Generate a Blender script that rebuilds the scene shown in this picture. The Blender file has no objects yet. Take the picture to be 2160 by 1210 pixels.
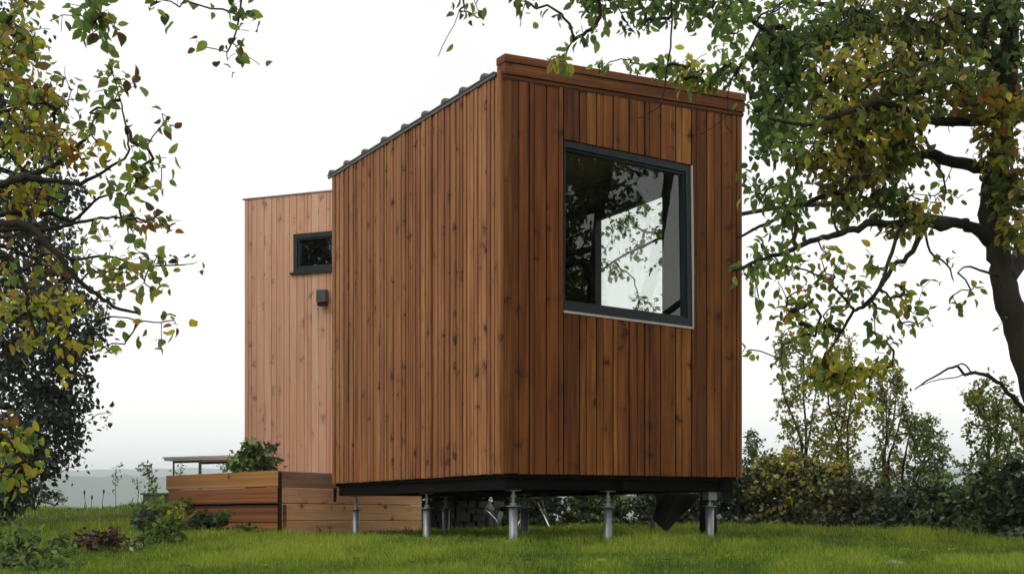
import bpy, math, random
import numpy as np
from mathutils import Vector

rng = np.random.default_rng(7)
random.seed(7)
S = bpy.context.scene
COL = S.collection

# ------------------------------------------------------------------ camera
F = 3066.0          # focal length in photograph pixels (2160 wide)
EYE = 0.24          # eye height over the lawn at the cabin (camera stands lower on the slope)
HOR = 1095.0        # horizon row
def P(px, py, d):
    """photograph pixel + distance -> world point (camera looks along +Y)"""
    return np.array([(px - 1080.0) / F * d, d, EYE + (HOR - py) / F * d])

cam = bpy.data.cameras.new("camera")
cam.sensor_width = 36.0
cam.lens = 36.0 * F / 2160.0
cam.shift_y = (HOR - 605.0) / 2160.0
cam.clip_start = 0.1
cam.clip_end = 12000.0
camo = bpy.data.objects.new("camera", cam)
camo.location = (0, 0, EYE)
camo.rotation_euler = (math.radians(90), 0, 0)
COL.objects.link(camo)
S.camera = camo

# ------------------------------------------------------------------ light
SUN_EL, SUN_AZ = math.radians(42), math.radians(-142)   # azimuth from +Y towards +X: behind-left of the camera
w = bpy.data.worlds.new("World")
S.world = w
w.use_nodes = True
nt = w.node_tree
bg = nt.nodes["Background"]
sky = nt.nodes.new("ShaderNodeTexSky")
sky.sky_type = 'NISHITA'
sky.sun_disc = False
sky.sun_elevation = SUN_EL
sky.sun_rotation = SUN_AZ
sky.air_density = 1.0
sky.dust_density = 3.0
mixw = nt.nodes.new("ShaderNodeMix")
mixw.data_type = 'RGBA'
mixw.inputs[0].default_value = 0.90                      # overcast: a nearly even white cloud deck
mixw.inputs[7].default_value = (11.5, 11.45, 11.3, 1)
cn = nt.nodes.new("ShaderNodeTexNoise"); cn.inputs["Scale"].default_value = 2.6; cn.inputs["Detail"].default_value = 5
wtc = nt.nodes.new("ShaderNodeTexCoord"); nt.links.new(wtc.outputs["Generated"], cn.inputs["Vector"])
cr_ = nt.nodes.new("ShaderNodeValToRGB"); nt.links.new(cn.outputs[0], cr_.inputs[0])
cr_.color_ramp.elements[0].position = 0.3; cr_.color_ramp.elements[0].color = (11.2, 11.0, 10.75, 1)
cr_.color_ramp.elements[1].position = 0.7; cr_.color_ramp.elements[1].color = (12.2, 11.95, 11.65, 1)
# the cloud deck thins towards the horizon, where it is brightest
sz = nt.nodes.new("ShaderNodeSeparateXYZ"); nt.links.new(wtc.outputs["Generated"], sz.inputs[0])
hz = nt.nodes.new("ShaderNodeMapRange"); hz.inputs[1].default_value = 0.0; hz.inputs[2].default_value = 0.28; hz.inputs[3].default_value = 1.0; hz.inputs[4].default_value = 0.0
hz.interpolation_type = 'SMOOTHSTEP'; nt.links.new(sz.outputs[2], hz.inputs[0])
hm = nt.nodes.new("ShaderNodeMix"); hm.data_type = 'RGBA'; hm.inputs[7].default_value = (16.6, 16.1, 15.5, 1)
nt.links.new(hz.outputs[0], hm.inputs[0]); nt.links.new(cr_.outputs[0], hm.inputs[6])
nt.links.new(hm.outputs[2], mixw.inputs[7])
nt.links.new(sky.outputs[0], mixw.inputs[6])
nt.links.new(mixw.outputs[2], bg.inputs[0])
bg.inputs[1].default_value = 0.1

sd = bpy.data.lights.new("sun", 'SUN')
sd.energy = 0.65
sd.angle = math.radians(18)
sd.color = (1.0, 0.95, 0.88)
so = bpy.data.objects.new("sun", sd)
sv = Vector((math.sin(SUN_AZ) * math.cos(SUN_EL), math.cos(SUN_AZ) * math.cos(SUN_EL), math.sin(SUN_EL)))
so.rotation_euler = sv.to_track_quat('Z', 'Y').to_euler()
so.location = (-20, -20, 30)
COL.objects.link(so)

S.view_settings.view_transform = 'Standard'
S.view_settings.look = 'None'
S.view_settings.exposure = 0.0
S.view_settings.gamma = 1.0
S.render.engine = 'CYCLES'
S.cycles.use_denoising = True
S.cycles.max_bounces = 8
S.cycles.transparent_max_bounces = 12
S.cycles.volume_bounces = 8
S.cycles.max_bounces = 12

# ------------------------------------------------------------------ node helpers
class NT:
    def __init__(s, name):
        s.m = bpy.data.materials.new(name)
        s.m.use_nodes = True
        s.t = s.m.node_tree
        s.t.nodes.clear()
        s.out = s.t.nodes.new("ShaderNodeOutputMaterial")
    def n(s, typ, **kw):
        nd = s.t.nodes.new(typ)
        for k, v in kw.items():
            if k.startswith("i_"):
                nd.inputs[int(k[2:]) if k[2:].isdigit() else k[2:].replace("_", " ")].default_value = v
            else:
                setattr(nd, k, v)
        return nd
    def l(s, a, b):
        s.t.links.new(a, b)
    def math(s, op, a, b=None, clamp=False):
        nd = s.n("ShaderNodeMath", operation=op, use_clamp=clamp)
        for i, v in enumerate((a, b)):
            if v is None: continue
            if hasattr(v, "links"): s.l(v, nd.inputs[i])
            else: nd.inputs[i].default_value = v
        return nd.outputs[0]
    def mix(s, f, a, b, mode='MIX'):
        nd = s.n("ShaderNodeMix", data_type='RGBA', blend_type=mode)
        for i, v in ((0, f), (6, a), (7, b)):
            if hasattr(v, "links"): s.l(v, nd.inputs[i])
            else: nd.inputs[i].default_value = v if i == 0 else (*v, 1)
        return nd.outputs[2]
    def ramp(s, f, stops):
        nd = s.n("ShaderNodeValToRGB")
        cr = nd.color_ramp
        while len(cr.elements) < len(stops): cr.elements.new(0.5)
        for e, (p, c) in zip(cr.elements, stops):
            e.position = p
            e.color = (*c, 1) if len(c) == 3 else c
        s.l(f, nd.inputs[0])
        return nd.outputs[0]
    def principled(s, col, rough=0.6, spec=0.4, metal=0.0, bump=None):
        p = s.n("ShaderNodeBsdfPrincipled")
        if hasattr(col, "links"): s.l(col, p.inputs["Base Color"])
        else: p.inputs["Base Color"].default_value = (*col, 1)
        if hasattr(rough, "links"): s.l(rough, p.inputs["Roughness"])
        else: p.inputs["Roughness"].default_value = rough
        p.inputs["Specular IOR Level"].default_value = spec
        p.inputs["Metallic"].default_value = metal
        if bump is not None: s.l(bump, p.inputs["Normal"])
        return p.outputs[0]
    def done(s, sh):
        s.l(sh, s.out.inputs[0])
        return s.m

def wood(name, stops, horizontal=False, grey=0.0, knots=1.0, damp=0.35, gloss=0.55, kscale=1.0, hues=1.0):
    t = NT(name)
    tc = t.n("ShaderNodeTexCoord")
    sep = t.n("ShaderNodeSeparateXYZ"); t.l(tc.outputs["Object"], sep.inputs[0])
    u0 = t.math('ADD', sep.outputs[0], sep.outputs[1])
    along, across = (u0, sep.outputs[2]) if horizontal else (sep.outputs[2], u0)
    tone = t.n("ShaderNodeAttribute", attribute_name="tone")
    off = t.n("ShaderNodeAttribute", attribute_name="off")
    av = t.math('ADD', along, t.math('MULTIPLY', off.outputs["Fac"], 37.0))
    cv = t.math('ADD', across, t.math('MULTIPLY', off.outputs["Fac"], 0.05))
    def vec(sa, sc, z=None):
        c = t.n("ShaderNodeCombineXYZ")
        t.l(t.math('MULTIPLY', cv, sc), c.inputs[0])
        t.l(t.math('MULTIPLY', av, sa), c.inputs[1])
        return c.outputs[0]
    # knots: distance to jittered points, long thin arms
    vo = t.n("ShaderNodeTexVoronoi", feature='F1', voronoi_dimensions='2D'); vo.inputs["Scale"].default_value = 1.0
    wob = t.n("ShaderNodeTexNoise"); wob.inputs["Scale"].default_value = 1.0; wob.inputs["Detail"].default_value = 3
    t.l(vec(13.0, 17.0), wob.inputs["Vector"])
    kv = t.n("ShaderNodeVectorMath", operation='ADD')
    t.l(vec(4.0 * kscale, 6.5 * kscale), kv.inputs[0])
    ws = t.n("ShaderNodeVectorMath", operation='MULTIPLY_ADD')
    t.l(wob.outputs["Color"], ws.inputs[0]); ws.inputs[1].default_value = (1.3, 0.75, 0); ws.inputs[2].default_value = (-0.65, -0.375, 0)
    t.l(ws.outputs[0], kv.inputs[1]); t.l(kv.outputs[0], vo.inputs["Vector"])
    vc = t.n("ShaderNodeSeparateColor"); t.l(vo.outputs["Color"], vc.inputs[0])
    ksize = t.math('MULTIPLY', t.math('SUBTRACT', vc.outputs[0], 0.34, True), 0.34)  # half of the cells hold a knot
    kd = t.math('DIVIDE', t.math('SUBTRACT', ksize, vo.outputs["Distance"]), 0.11, True)
    kh = t.math('DIVIDE', t.math('SUBTRACT', t.math('MULTIPLY', ksize, 2.4), vo.outputs["Distance"]), 0.4, True)
    # grain
    g1 = t.n("ShaderNodeTexNoise"); g1.inputs["Scale"].default_value = 1; g1.inputs["Detail"].default_value = 5; g1.inputs["Roughness"].default_value = 0.65
    t.l(vec(1.3, 55.0), g1.inputs["Vector"])
    g2 = t.n("ShaderNodeTexNoise"); g2.inputs["Scale"].default_value = 1; g2.inputs["Detail"].default_value = 3
    t.l(vec(0.75, 15.0), g2.inputs["Vector"])
    g3 = t.n("ShaderNodeTexNoise"); g3.inputs["Scale"].default_value = 0.9; g3.inputs["Detail"].default_value = 4
    t.l(tc.outputs["Object"], g3.inputs["Vector"])
    v = t.math('ADD', t.math('MULTIPLY', tone.outputs["Fac"], 0.66),
               t.math('ADD', t.math('MULTIPLY', g1.outputs[0], 1.15), t.math('MULTIPLY', g2.outputs[0], 0.95)))
    v = t.math('SUBTRACT', v, 0.88)
    col = t.ramp(v, stops)
    g4 = t.n("ShaderNodeTexNoise"); g4.inputs["Scale"].default_value = 1; g4.inputs["Detail"].default_value = 2
    t.l(vec(0.35, 2.5), g4.inputs["Vector"])
    hue = t.math('MULTIPLY', t.math('ADD', t.math('MULTIPLY', t.math('FRACT', t.math('MULTIPLY', off.outputs["Fac"], 7.3)), 0.8), t.math('SUBTRACT', g4.outputs[0], 0.4)), 1.0, True)
    col = t.mix(hues, col, t.mix(hue, (1.0, 0.93, 1.04), (1.03, 1.12, 0.80)), 'MULTIPLY')
    dark = (0.032, 0.012, 0.005)
    mid = tuple(c * 0.6 for c in stops[1][1])
    col = t.mix(t.math('MULTIPLY', kh, 0.65 * knots), col, mid)
    col = t.mix(t.math('MULTIPLY', kd, 0.8 * knots), col, dark)
    # weather stain with a shape of its own
    st = t.math('MULTIPLY', t.math('SUBTRACT', g3.outputs[0], 0.50, True), damp * 6.0, True)
    col = t.mix(t.math('MULTIPLY', st, 0.5), col, tuple(c * 0.5 for c in stops[1][1]))
    if grey > 0:
        gn = t.math('MULTIPLY', g2.outputs[0], grey * 1.6, True)
        col = t.mix(gn, col, (0.50, 0.38, 0.31))
    bp = t.n("ShaderNodeBump"); bp.inputs["Strength"].default_value = 0.25; bp.inputs["Distance"].default_value = 0.004
    t.l(g1.outputs[0], bp.inputs["Height"])
    rg = t.math('ADD', t.math('MULTIPLY', g1.outputs[0], 0.25), gloss - 0.1)
    return t.done(t.principled(col, rg, 0.18, 0, bp.outputs[0]))

def leafmat(name, trans=0.35, rough=0.5, spec=0.35):
    t = NT(name)
    a = t.n("ShaderNodeAttribute", attribute_name="leafcol")
    nz = t.n("ShaderNodeTexNoise"); nz.inputs["Scale"].default_value = 45; nz.inputs["Detail"].default_value = 2
    tc = t.n("ShaderNodeTexCoord"); t.l(tc.outputs["Object"], nz.inputs["Vector"])
    k = t.math('ADD', t.math('MULTIPLY', nz.outputs[0], 0.9), 0.55)
    vm = t.n("ShaderNodeVectorMath", operation='SCALE'); t.l(a.outputs["Color"], vm.inputs[0]); t.l(k, vm.inputs["Scale"])
    p = t.principled(vm.outputs[0], rough, spec)
    tr = t.n("ShaderNodeBsdfTranslucent")
    t.l(vm.outputs[0], tr.inputs[0])
    mx = t.n("ShaderNodeMixShader"); mx.inputs[0].default_value = trans
    t.l(p, mx.inputs[1]); t.l(tr.outputs[0], mx.inputs[2])
    return t.done(mx.outputs[0])

def plain(name, col, rough=0.5, spec=0.4, metal=0.0, var=0.25, scale=12.0, bump=0.0):
    t = NT(name)
    tc = t.n("ShaderNodeTexCoord")
    nz = t.n("ShaderNodeTexNoise"); nz.inputs["Scale"].default_value = scale; nz.inputs["Detail"].default_value = 5
    t.l(tc.outputs["Object"], nz.inputs["Vector"])
    c = t.mix(nz.outputs[0], tuple(x * (1 - var) for x in col), tuple(x * (1 + var) for x in col))
    b = None
    if bump:
        bn = t.n("ShaderNodeBump"); bn.inputs["Strength"].default_value = bump; bn.inputs["Distance"].default_value = 0.02
        t.l(nz.outputs[0], bn.inputs["Height"]); b = bn.outputs[0]
    r = t.math('ADD', t.math('MULTIPLY', nz.outputs[0], 0.2), rough - 0.1)
    return t.done(t.principled(c, r, spec, metal, b))

def barkmat(name, c0, c1, scale=14):
    t = NT(name)
    tc = t.n("ShaderNodeTexCoord")
    mp = t.n("ShaderNodeMapping"); mp.inputs["Scale"].default_value = (1, 1, 0.3)
    t.l(tc.outputs["Object"], mp.inputs[0])
    nz = t.n("ShaderNodeTexNoise"); nz.inputs["Scale"].default_value = scale; nz.inputs["Detail"].default_value = 7; nz.inputs["Roughness"].default_value = 0.7
    t.l(mp.outputs[0], nz.inputs["Vector"])
    n2 = t.n("ShaderNodeTexNoise"); n2.inputs["Scale"].default_value = 3.0; t.l(tc.outputs["Object"], n2.inputs["Vector"])
    c = t.ramp(nz.outputs[0], [(0.3, c0), (0.7, c1)])
    c = t.mix(t.math('MULTIPLY', t.math('SUBTRACT', n2.outputs[0], 0.5, True), 2.0, True), c, (0.05, 0.06, 0.025))
    bn = t.n("ShaderNodeBump"); bn.inputs["Strength"].default_value = 0.7; bn.inputs["Distance"].default_value = 0.03
    t.l(nz.outputs[0], bn.inputs["Height"])
    return t.done(t.principled(c, 0.85, 0.2, 0, bn.outputs[0]))

def glassmat(name, tint=(0.97, 0.985, 0.975)):
    t = NT(name)
    tr = t.n("ShaderNodeBsdfTransparent"); tr.inputs[0].default_value = (*tint, 1)
    gl = t.n("ShaderNodeBsdfGlossy"); gl.inputs["Roughness"].default_value = 0.012
    tc = t.n("ShaderNodeTexCoord")
    nz = t.n("ShaderNodeTexNoise"); nz.inputs["Scale"].default_value = 2.2; t.l(tc.outputs["Object"], nz.inputs["Vector"])
    bn = t.n("ShaderNodeBump"); bn.inputs["Strength"].default_value = 0.08; bn.inputs["Distance"].default_value = 0.01
    t.l(nz.outputs[0], bn.inputs["Height"]); t.l(bn.outputs[0], gl.inputs["Normal"])
    fr = t.n("ShaderNodeFresnel"); fr.inputs[0].default_value = 1.5
    ge = t.n("ShaderNodeNewGeometry")
    f2 = t.math('MULTIPLY', t.math('ADD', t.math('MULTIPLY', fr.outputs[0], 2.6), 0.02, True), t.math('SUBTRACT', 1.0, ge.outputs["Backfacing"]))
    mx = t.n("ShaderNodeMixShader")
    t.l(f2, mx.inputs[0]); t.l(tr.outputs[0], mx.inputs[1]); t.l(gl.outputs[0], mx.inputs[2])
    return t.done(mx.outputs[0])

# ------------------------------------------------------------------ mesh helpers
class MB:
    """collects vertices and faces of ONE mesh"""
    def __init__(s):
        s.v, s.f, s.tone, s.off, s.nv = [], [], [], [], 0
    def add(s, verts, faces, tone=0.5, off=0.0):
        b = s.nv
        verts = np.asarray(verts, float).reshape(-1, 3)
        s.v.append(verts); s.nv += len(verts)
        s.f.extend([tuple(i + b for i in f) for f in faces])
        s.tone.append(np.full(len(verts), tone)); s.off.append(np.full(len(verts), off))
    def box(s, x0, x1, y0, y1, z0, z1, tone=0.5, off=0.0, ch=0.0):
        pts = [(x0,y0,z0),(x1,y0,z0),(x1,y1,z0),(x0,y1,z0),(x0,y0,z1),(x1,y0,z1),(x1,y1,z1),(x0,y1,z1)]
        s.add(pts, [(0,3,2,1),(4,5,6,7),(0,1,5,4),(1,2,6,5),(2,3,7,6),(3,0,4,7)], tone, off)
    def hexa(s, a, b, tone=0.5, off=0.0):
        """a,b: two matching quads (4 points each), joined as a solid"""
        s.add(list(a) + list(b), [(3,2,1,0),(4,5,6,7),(0,1,5,4),(1,2,6,5),(2,3,7,6),(3,0,4,7)], tone, off)
    def tube(s, pts, rad, sides=6, cap=True):
        pts = np.asarray(pts, float); n = len(pts)
        rad = np.broadcast_to(np.asarray(rad, float), (n,))
        tan = np.gradient(pts, axis=0)
        tan /= np.linalg.norm(tan, axis=1, keepdims=True) + 1e-9
        ref = np.array([0.0, 0, 1]) if abs(tan[0][2]) < 0.9 else np.array([1.0, 0, 0])
        u = np.cross(tan[0], ref); u /= np.linalg.norm(u)
        ang = np.arange(sides) * 2 * math.pi / sides
        vs = []
        for i in range(n):
            u = u - tan[i] * np.dot(u, tan[i]); u /= np.linalg.norm(u) + 1e-9
            vv = np.cross(tan[i], u)
            vs.append(pts[i] + rad[i] * (np.cos(ang)[:, None] * u + np.sin(ang)[:, None] * vv))
        fs = []
        for i in range(n - 1):
            for k in range(sides):
                k2 = (k + 1) % sides
                fs.append((i*sides+k, i*sides+k2, (i+1)*sides+k2, (i+1)*sides+k))
        if cap:
            fs.append(tuple(range(sides - 1, -1, -1))); fs.append(tuple((n-1)*sides + k for k in range(sides)))
        s.add(np.concatenate(vs), fs)
    def cyl(s, x, y, z0, z1, r, sides=16):
        s.tube([(x, y, z0), (x, y, z1)], r, sides)
    def build(s, name, m, parent=None, smooth=False):
        me = bpy.data.meshes.new(name)
        v = np.concatenate(s.v)
        me.from_pydata(v.tolist(), [], s.f)
        for nm, arr in (("tone", s.tone), ("off", s.off)):
            at = me.attributes.new(nm, 'FLOAT', 'POINT'); at.data.foreach_set("value", np.concatenate(arr).astype(np.float32))
        if smooth: me.polygons.foreach_set("use_smooth", np.ones(len(me.polygons), bool))
        me.materials.append(m)
        o = bpy.data.objects.new(name, me); COL.objects.link(o)
        if parent: o.parent = parent
        return o

def raw_mesh(name, v, loops, sizes, m, parent=None, cols=None, smooth=True):
    me = bpy.data.meshes.new(name)
    me.vertices.add(len(v)); me.vertices.foreach_set("co", np.ascontiguousarray(v, np.float32).ravel())
    me.loops.add(len(loops)); me.loops.foreach_set("vertex_index", np.ascontiguousarray(loops, np.int32))
    me.polygons.add(len(sizes))
    st = np.concatenate(([0], np.cumsum(sizes)[:-1])).astype(np.int32)
    me.polygons.foreach_set("loop_start", st)
    try: me.polygons.foreach_set("loop_total", np.asarray(sizes, np.int32))
    except Exception: pass
    me.update(calc_edges=True); me.validate()
    if smooth: me.polygons.foreach_set("use_smooth", np.ones(len(me.polygons), bool))
    if cols is not None:
        a = me.attributes.new("leafcol", 'FLOAT_COLOR', 'POINT')
        c = np.ones((len(v), 4), np.float32); c[:, :3] = cols
        a.data.foreach_set("color", c.ravel())
    me.materials.append(m)
    o = bpy.data.objects.new(name, me); COL.objects.link(o)
    if parent: o.parent = parent
    return o

def tag(o, label=None, cat=None, group=None, kind=None):
    if label: o["label"] = label
    if cat: o["category"] = cat
    if group: o["group"] = group
    if kind: o["kind"] = kind
    return o
def thing(name, loc, label, cat, group=None, rz=0.0):
    o = bpy.data.objects.new(name, None); COL.objects.link(o)
    o.empty_display_size = 0.2
    o.location = loc; o.rotation_euler = (0, 0, rz)
    return tag(o, label, cat, group)

# ------------------------------------------------------------------ terrain height
_wave = [(rng.normal(0, 0.9), rng.normal(0, 0.9), rng.uniform(0, 6.28), 0.012) for _ in range(10)]
def sstep(a, b, x):
    t = np.clip((x - a) / (b - a), 0, 1); return t * t * (3 - 2 * t)
def gz(x, y):
    x = np.asarray(x, float); y = np.asarray(y, float)
    z = np.where(y < 13, -0.03 * (13 - np.maximum(y, -40)), 0.017 * (np.minimum(y, 24) - 13))
    z = z + 0.24 * sstep(2.6, 5.0, -x) * sstep(15, 22, y)
    z = z + 0.10 * sstep(-6.2, -5.6, x) * sstep(-4.6, -5.2, x) * sstep(19, 22, y) * sstep(25, 22.5, y)
    r = np.hypot(x, y)
    f = sstep(24, 60, r) * 3 + sstep(40, 420, r) * 56
    f = np.where((y < 5), f * sstep(30, 200, r) * 0.1, f)
    for a, b, c, m in _wave: z = z + m * np.sin(a * x + b * y + c)
    return z - f

# ------------------------------------------------------------------ ground, hills, haze
def ground():
    ax = np.concatenate([-np.geomspace(20, 4300, 34)[::-1], np.linspace(-19, 19, 96), np.geomspace(20, 4300, 34)])
    ay = np.concatenate([-np.geomspace(6, 4300, 26)[::-1], np.linspace(-5, 40, 120), np.geomspace(41, 4300, 40)])
    X, Y = np.meshgrid(ax, ay)
    Z = gz(X, Y)
    v = np.stack([X, Y, Z], -1).reshape(-1, 3)
    nx, ny = len(ax), len(ay)
    i = np.arange(nx * ny).reshape(ny, nx)
    q = np.stack([i[:-1, :-1], i[:-1, 1:], i[1:, 1:], i[1:, :-1]], -1).reshape(-1, 4)
    t = NT("lawn_soil")
    tc = t.n("ShaderNodeTexCoord")
    nz = t.n("ShaderNodeTexNoise"); nz.inputs["Scale"].default_value = 1.3; nz.inputs["Detail"].default_value = 8
    t.l(tc.outputs["Object"], nz.inputs["Vector"])
    n2 = t.n("ShaderNodeTexNoise"); n2.inputs["Scale"].default_value = 30; n2.inputs["Detail"].default_value = 4
    t.l(tc.outputs["Object"], n2.inputs["Vector"])
    c = t.ramp(nz.outputs[0], [(0.3, (0.045, 0.065, 0.014)), (0.5, (0.075, 0.105, 0.018)), (0.7, (0.12, 0.13, 0.025))])
    c = t.mix(t.math('MULTIPLY', n2.outputs[0], 0.5), c, (0.05, 0.045, 0.02))
    o = raw_mesh("ground", v, q.ravel(), np.full(len(q), 4), t.done(t.principled(c, 0.95, 0.1)))
    tag(o, kind="structure")
ground()

def hills(name, r0, r1, top, seed, a0, a1):
    rg = np.random.default_rng(seed)
    th = np.radians(np.linspace(a0, a1, 260)); rr = np.linspace(0, 1, 14)
    prof = np.zeros(260)
    for k in range(1, 26):
        prof += rg.normal(0, 1 / k ** 1.25) * np.sin(k * 3.1 * th + rg.uniform(0, 6.28))
    prof = top * (1 + 0.10 * prof)
    v = []
    for t_ in rr:
        r = r0 + (r1 - r0) * t_
        bump = math.sin(math.pi * t_) ** 0.8 if 0 < t_ < 1 else 0
        h = -59 + (prof + 59) * bump + (rg.normal(0, 1.2, 260) if 0 < t_ < 1 else 0)
        v.append(np.stack([np.sin(th) * r, np.cos(th) * r, h], -1))
    v = np.concatenate(v)
    i = np.arange(14 * 260).reshape(14, 260)
    q = np.stack([i[:-1, :-1], i[:-1, 1:], i[1:, 1:], i[1:, :-1]], -1).reshape(-1, 4)
    m = plain(name + "_woods", (0.10, 0.13, 0.10), 0.95, 0.1, 0, 0.5, 0.008)
    tag(raw_mesh(name, v, q.ravel(), np.full(len(q), 4), m), kind="structure")
hills("hills", 2300, 3600, 84, 3, -70, 70)
hills("foothills", 1100, 1900, 40, 5, -70, 70)

def haze():
    mb = MB(); mb.box(-4400, 4400, -4400, 3800, -62, 106)
    t = NT("haze_air")
    pv = t.n("ShaderNodeVolumePrincipled")
    pv.inputs["Color"].default_value = (0.88, 0.95, 1.0, 1)
    pv.inputs["Density"].default_value = 0.00055
    pv.inputs["Anisotropy"].default_value = 0.72
    t.l(pv.outputs[0], t.out.inputs[1])
    tag(mb.build("haze", t.m), kind="stuff")
haze()

# ------------------------------------------------------------------ materials
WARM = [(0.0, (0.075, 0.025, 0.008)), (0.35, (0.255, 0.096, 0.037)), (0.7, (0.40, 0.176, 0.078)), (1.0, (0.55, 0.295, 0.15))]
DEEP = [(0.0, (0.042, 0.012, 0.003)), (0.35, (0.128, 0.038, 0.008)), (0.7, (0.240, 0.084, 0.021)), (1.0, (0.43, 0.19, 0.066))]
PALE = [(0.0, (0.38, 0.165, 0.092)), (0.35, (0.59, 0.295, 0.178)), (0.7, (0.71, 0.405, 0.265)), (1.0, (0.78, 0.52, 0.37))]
M = {
    'clad': wood("larch_cladding", WARM, knots=1.0, damp=0.25),
    'cladf': wood("larch_front_shaded", DEEP, knots=1.0, damp=0.6),  # darker than the side wall: the trees' shade is put into the colour
    'cladp': wood("larch_cladding_glare", PALE, grey=0.22, knots=0.7, hues=0.2, damp=0.1, gloss=0.42),  # lighter wood, paled further to paint in the glare on the rear cabin
    'fascia': wood("larch_fascia", DEEP, True, knots=0.6, damp=0.8, hues=0.5),
    'deck': wood("larch_deck_boards", WARM, True, knots=0.8, damp=0.4),
    'deckp': wood("larch_deck_lit", [(p, tuple(min(.85, c * 1.15) for c in q)) for p, q in PALE], True, knots=0.9, damp=0.15),  # brightened ramp: light on the deck's right side painted into the planks
    'deckg': wood("larch_deck_grey", WARM, True, grey=0.45, knots=0.6),
    'frame': plain("anthracite_aluminium", (0.010, 0.017, 0.021), 0.45, 0.4, 0.0, 0.12, 6),
    'flash': plain("pale_flashing", (0.48, 0.44, 0.38), 0.5, 0.4, 0.0, 0.2, 20),
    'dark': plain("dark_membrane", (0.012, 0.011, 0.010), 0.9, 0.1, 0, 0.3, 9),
    'steel': plain("chassis_steel", (0.007, 0.006, 0.006), 0.85, 0.12, 0.0, 0.4, 9),
    'galv': plain("galvanised_steel", (0.27, 0.29, 0.30), 0.45, 0.5, 0.65, 0.25, 16),
    'roof': plain("roof_sheet_metal", (0.10, 0.10, 0.095), 0.5, 0.4, 0.3, 0.35, 8),
    'core': plain("dark_sheathing", (0.022, 0.015, 0.011), 0.8, 0.2, 0, 0.3, 6),
    'inner': plain("inner_plywood", (0.26, 0.19, 0.12), 0.6, 0.3, 0, 0.2, 5),
    'white': plain("white_laminate", (0.62, 0.64, 0.60), 0.5, 0.4, 0, 0.1, 6),
    'chrome': plain("bright_tube", (0.75, 0.76, 0.77), 0.25, 0.5, 0.9, 0.1, 9),
    'black': plain("black_plastic", (0.008, 0.008, 0.009), 0.65, 0.2, 0, 0.3, 7, 0.2),
    'stone': plain("grey_stone", (0.085, 0.082, 0.075), 0.9, 0.2, 0, 0.45, 7, 0.6),
    'greybox': plain("weathered_board", (0.20, 0.20, 0.14), 0.85, 0.2, 0, 0.4, 9, 0.3),
    'terra': plain("terracotta", (0.22, 0.09, 0.045), 0.8, 0.2, 0, 0.2, 9),
    'zinc': plain("dull_green_zinc", (0.10, 0.13, 0.12), 0.45, 0.4, 0.3, 0.3, 9),
    'glass': glassmat("window_glass"),
    'lampglass': plain("lamp_diffuser", (0.5, 0.5, 0.48), 0.4),
    'bark': barkmat("dark_bark", (0.012, 0.010, 0.008), (0.042, 0.035, 0.027)),
    'twig': barkmat("twig_bark", (0.025, 0.018, 0.012), (0.065, 0.048, 0.032), 30),
    'leaf': leafmat("autumn_leaf", 0.62),
    'leafd': leafmat("evergreen_leaf", 0.15, 0.45),
    'grass': leafmat("grass_blade", 0.35, 0.55, 0.25),
}

# ------------------------------------------------------------------ cladding
def strips(mb, u0, u1, zlo, zhi, fmap, patt, hole=None, seed=1, zt=None, tonebase=0.45, tonevar=0.5):
    """vertical boards from u0 to u1; fmap(u, w, z): wall coordinates -> local, w outwards; hole: skewed quad ((uTL,z),(uTR,z),(uBR,z),(uBL,z))"""
    rg = random.Random(seed)
    def one(a, b, za0, zb0, za1, zb1, th, tone, off):
        c = 0.0035
        A = [fmap(a, 0, za0), fmap(b, 0, zb0), fmap(b, 0, zb1), fmap(a, 0, za1)]
        B = [fmap(a, th - c, za0), fmap(b, th - c, zb0), fmap(b, th - c, zb1), fmap(a, th - c, za1)]
        Cc = [fmap(a + c, th, za0 + c), fmap(b - c, th, zb0 + c), fmap(b - c, th, zb1 - c), fmap(a + c, th, za1 - c)]
        fs = []
        for k in range(4):
            k2 = (k + 1) % 4
            fs.append((k, k2, 4 + k2, 4 + k)); fs.append((4 + k, 4 + k2, 8 + k2, 8 + k))
        fs.append((8, 9, 10, 11))
        mb.add(A + B + Cc, fs, tone, off)
    u = u0
    if hole:
        hl = 0.5 * (hole[0][0] + hole[3][0]); hr = 0.5 * (hole[1][0] + hole[2][0])
        zb = lambda q: hole[3][1] + (hole[2][1] - hole[3][1]) * (q - hl) / (hr - hl)
        zt_ = lambda q: hole[0][1] + (hole[1][1] - hole[0][1]) * (q - hl) / (hr - hl)
    while u < u1 - 0.008:
        pat = rg.choice(patt)
        tb = min(1, max(0, tonebase + rg.uniform(-tonevar, tonevar) * 0.8)); off = rg.random()
        for wd, gap, th in pat:
            a, b = u, min(u + wd, u1)
            if b - a < 0.008: break
            tone = min(1, max(0, tb + rg.uniform(-0.14, 0.14)))
            t2 = th + rg.uniform(-0.0015, 0.0015)
            tp = (lambda q: zhi) if zt is None else zt
            if hole and b > hl and a < hr:
                if a < hl: one(a, hl, zlo, zlo, tp(a), tp(hl), t2, tone, off)
                aa, bb = max(a, hl), min(b, hr)
                one(aa, bb, zlo, zlo, zb(aa), zb(bb), t2, tone, off)
                t3 = min(1, max(0, tone + rg.uniform(-0.1, 0.25)))
                one(aa, bb, zt_(aa), zt_(bb), tp(aa), tp(bb), t2, t3, off + 0.31)
                if b > hr: one(hr, b, zlo, zlo, tp(hr), tp(b), t2, tone, off)
            else:
                j = rg.uniform(-0.004, 0.004)
                one(a, b, zlo + j, zlo + j, tp(a), tp(b), t2, tone, off)
            u = b + gap
            if u >= u1 - 0.008: break

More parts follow.
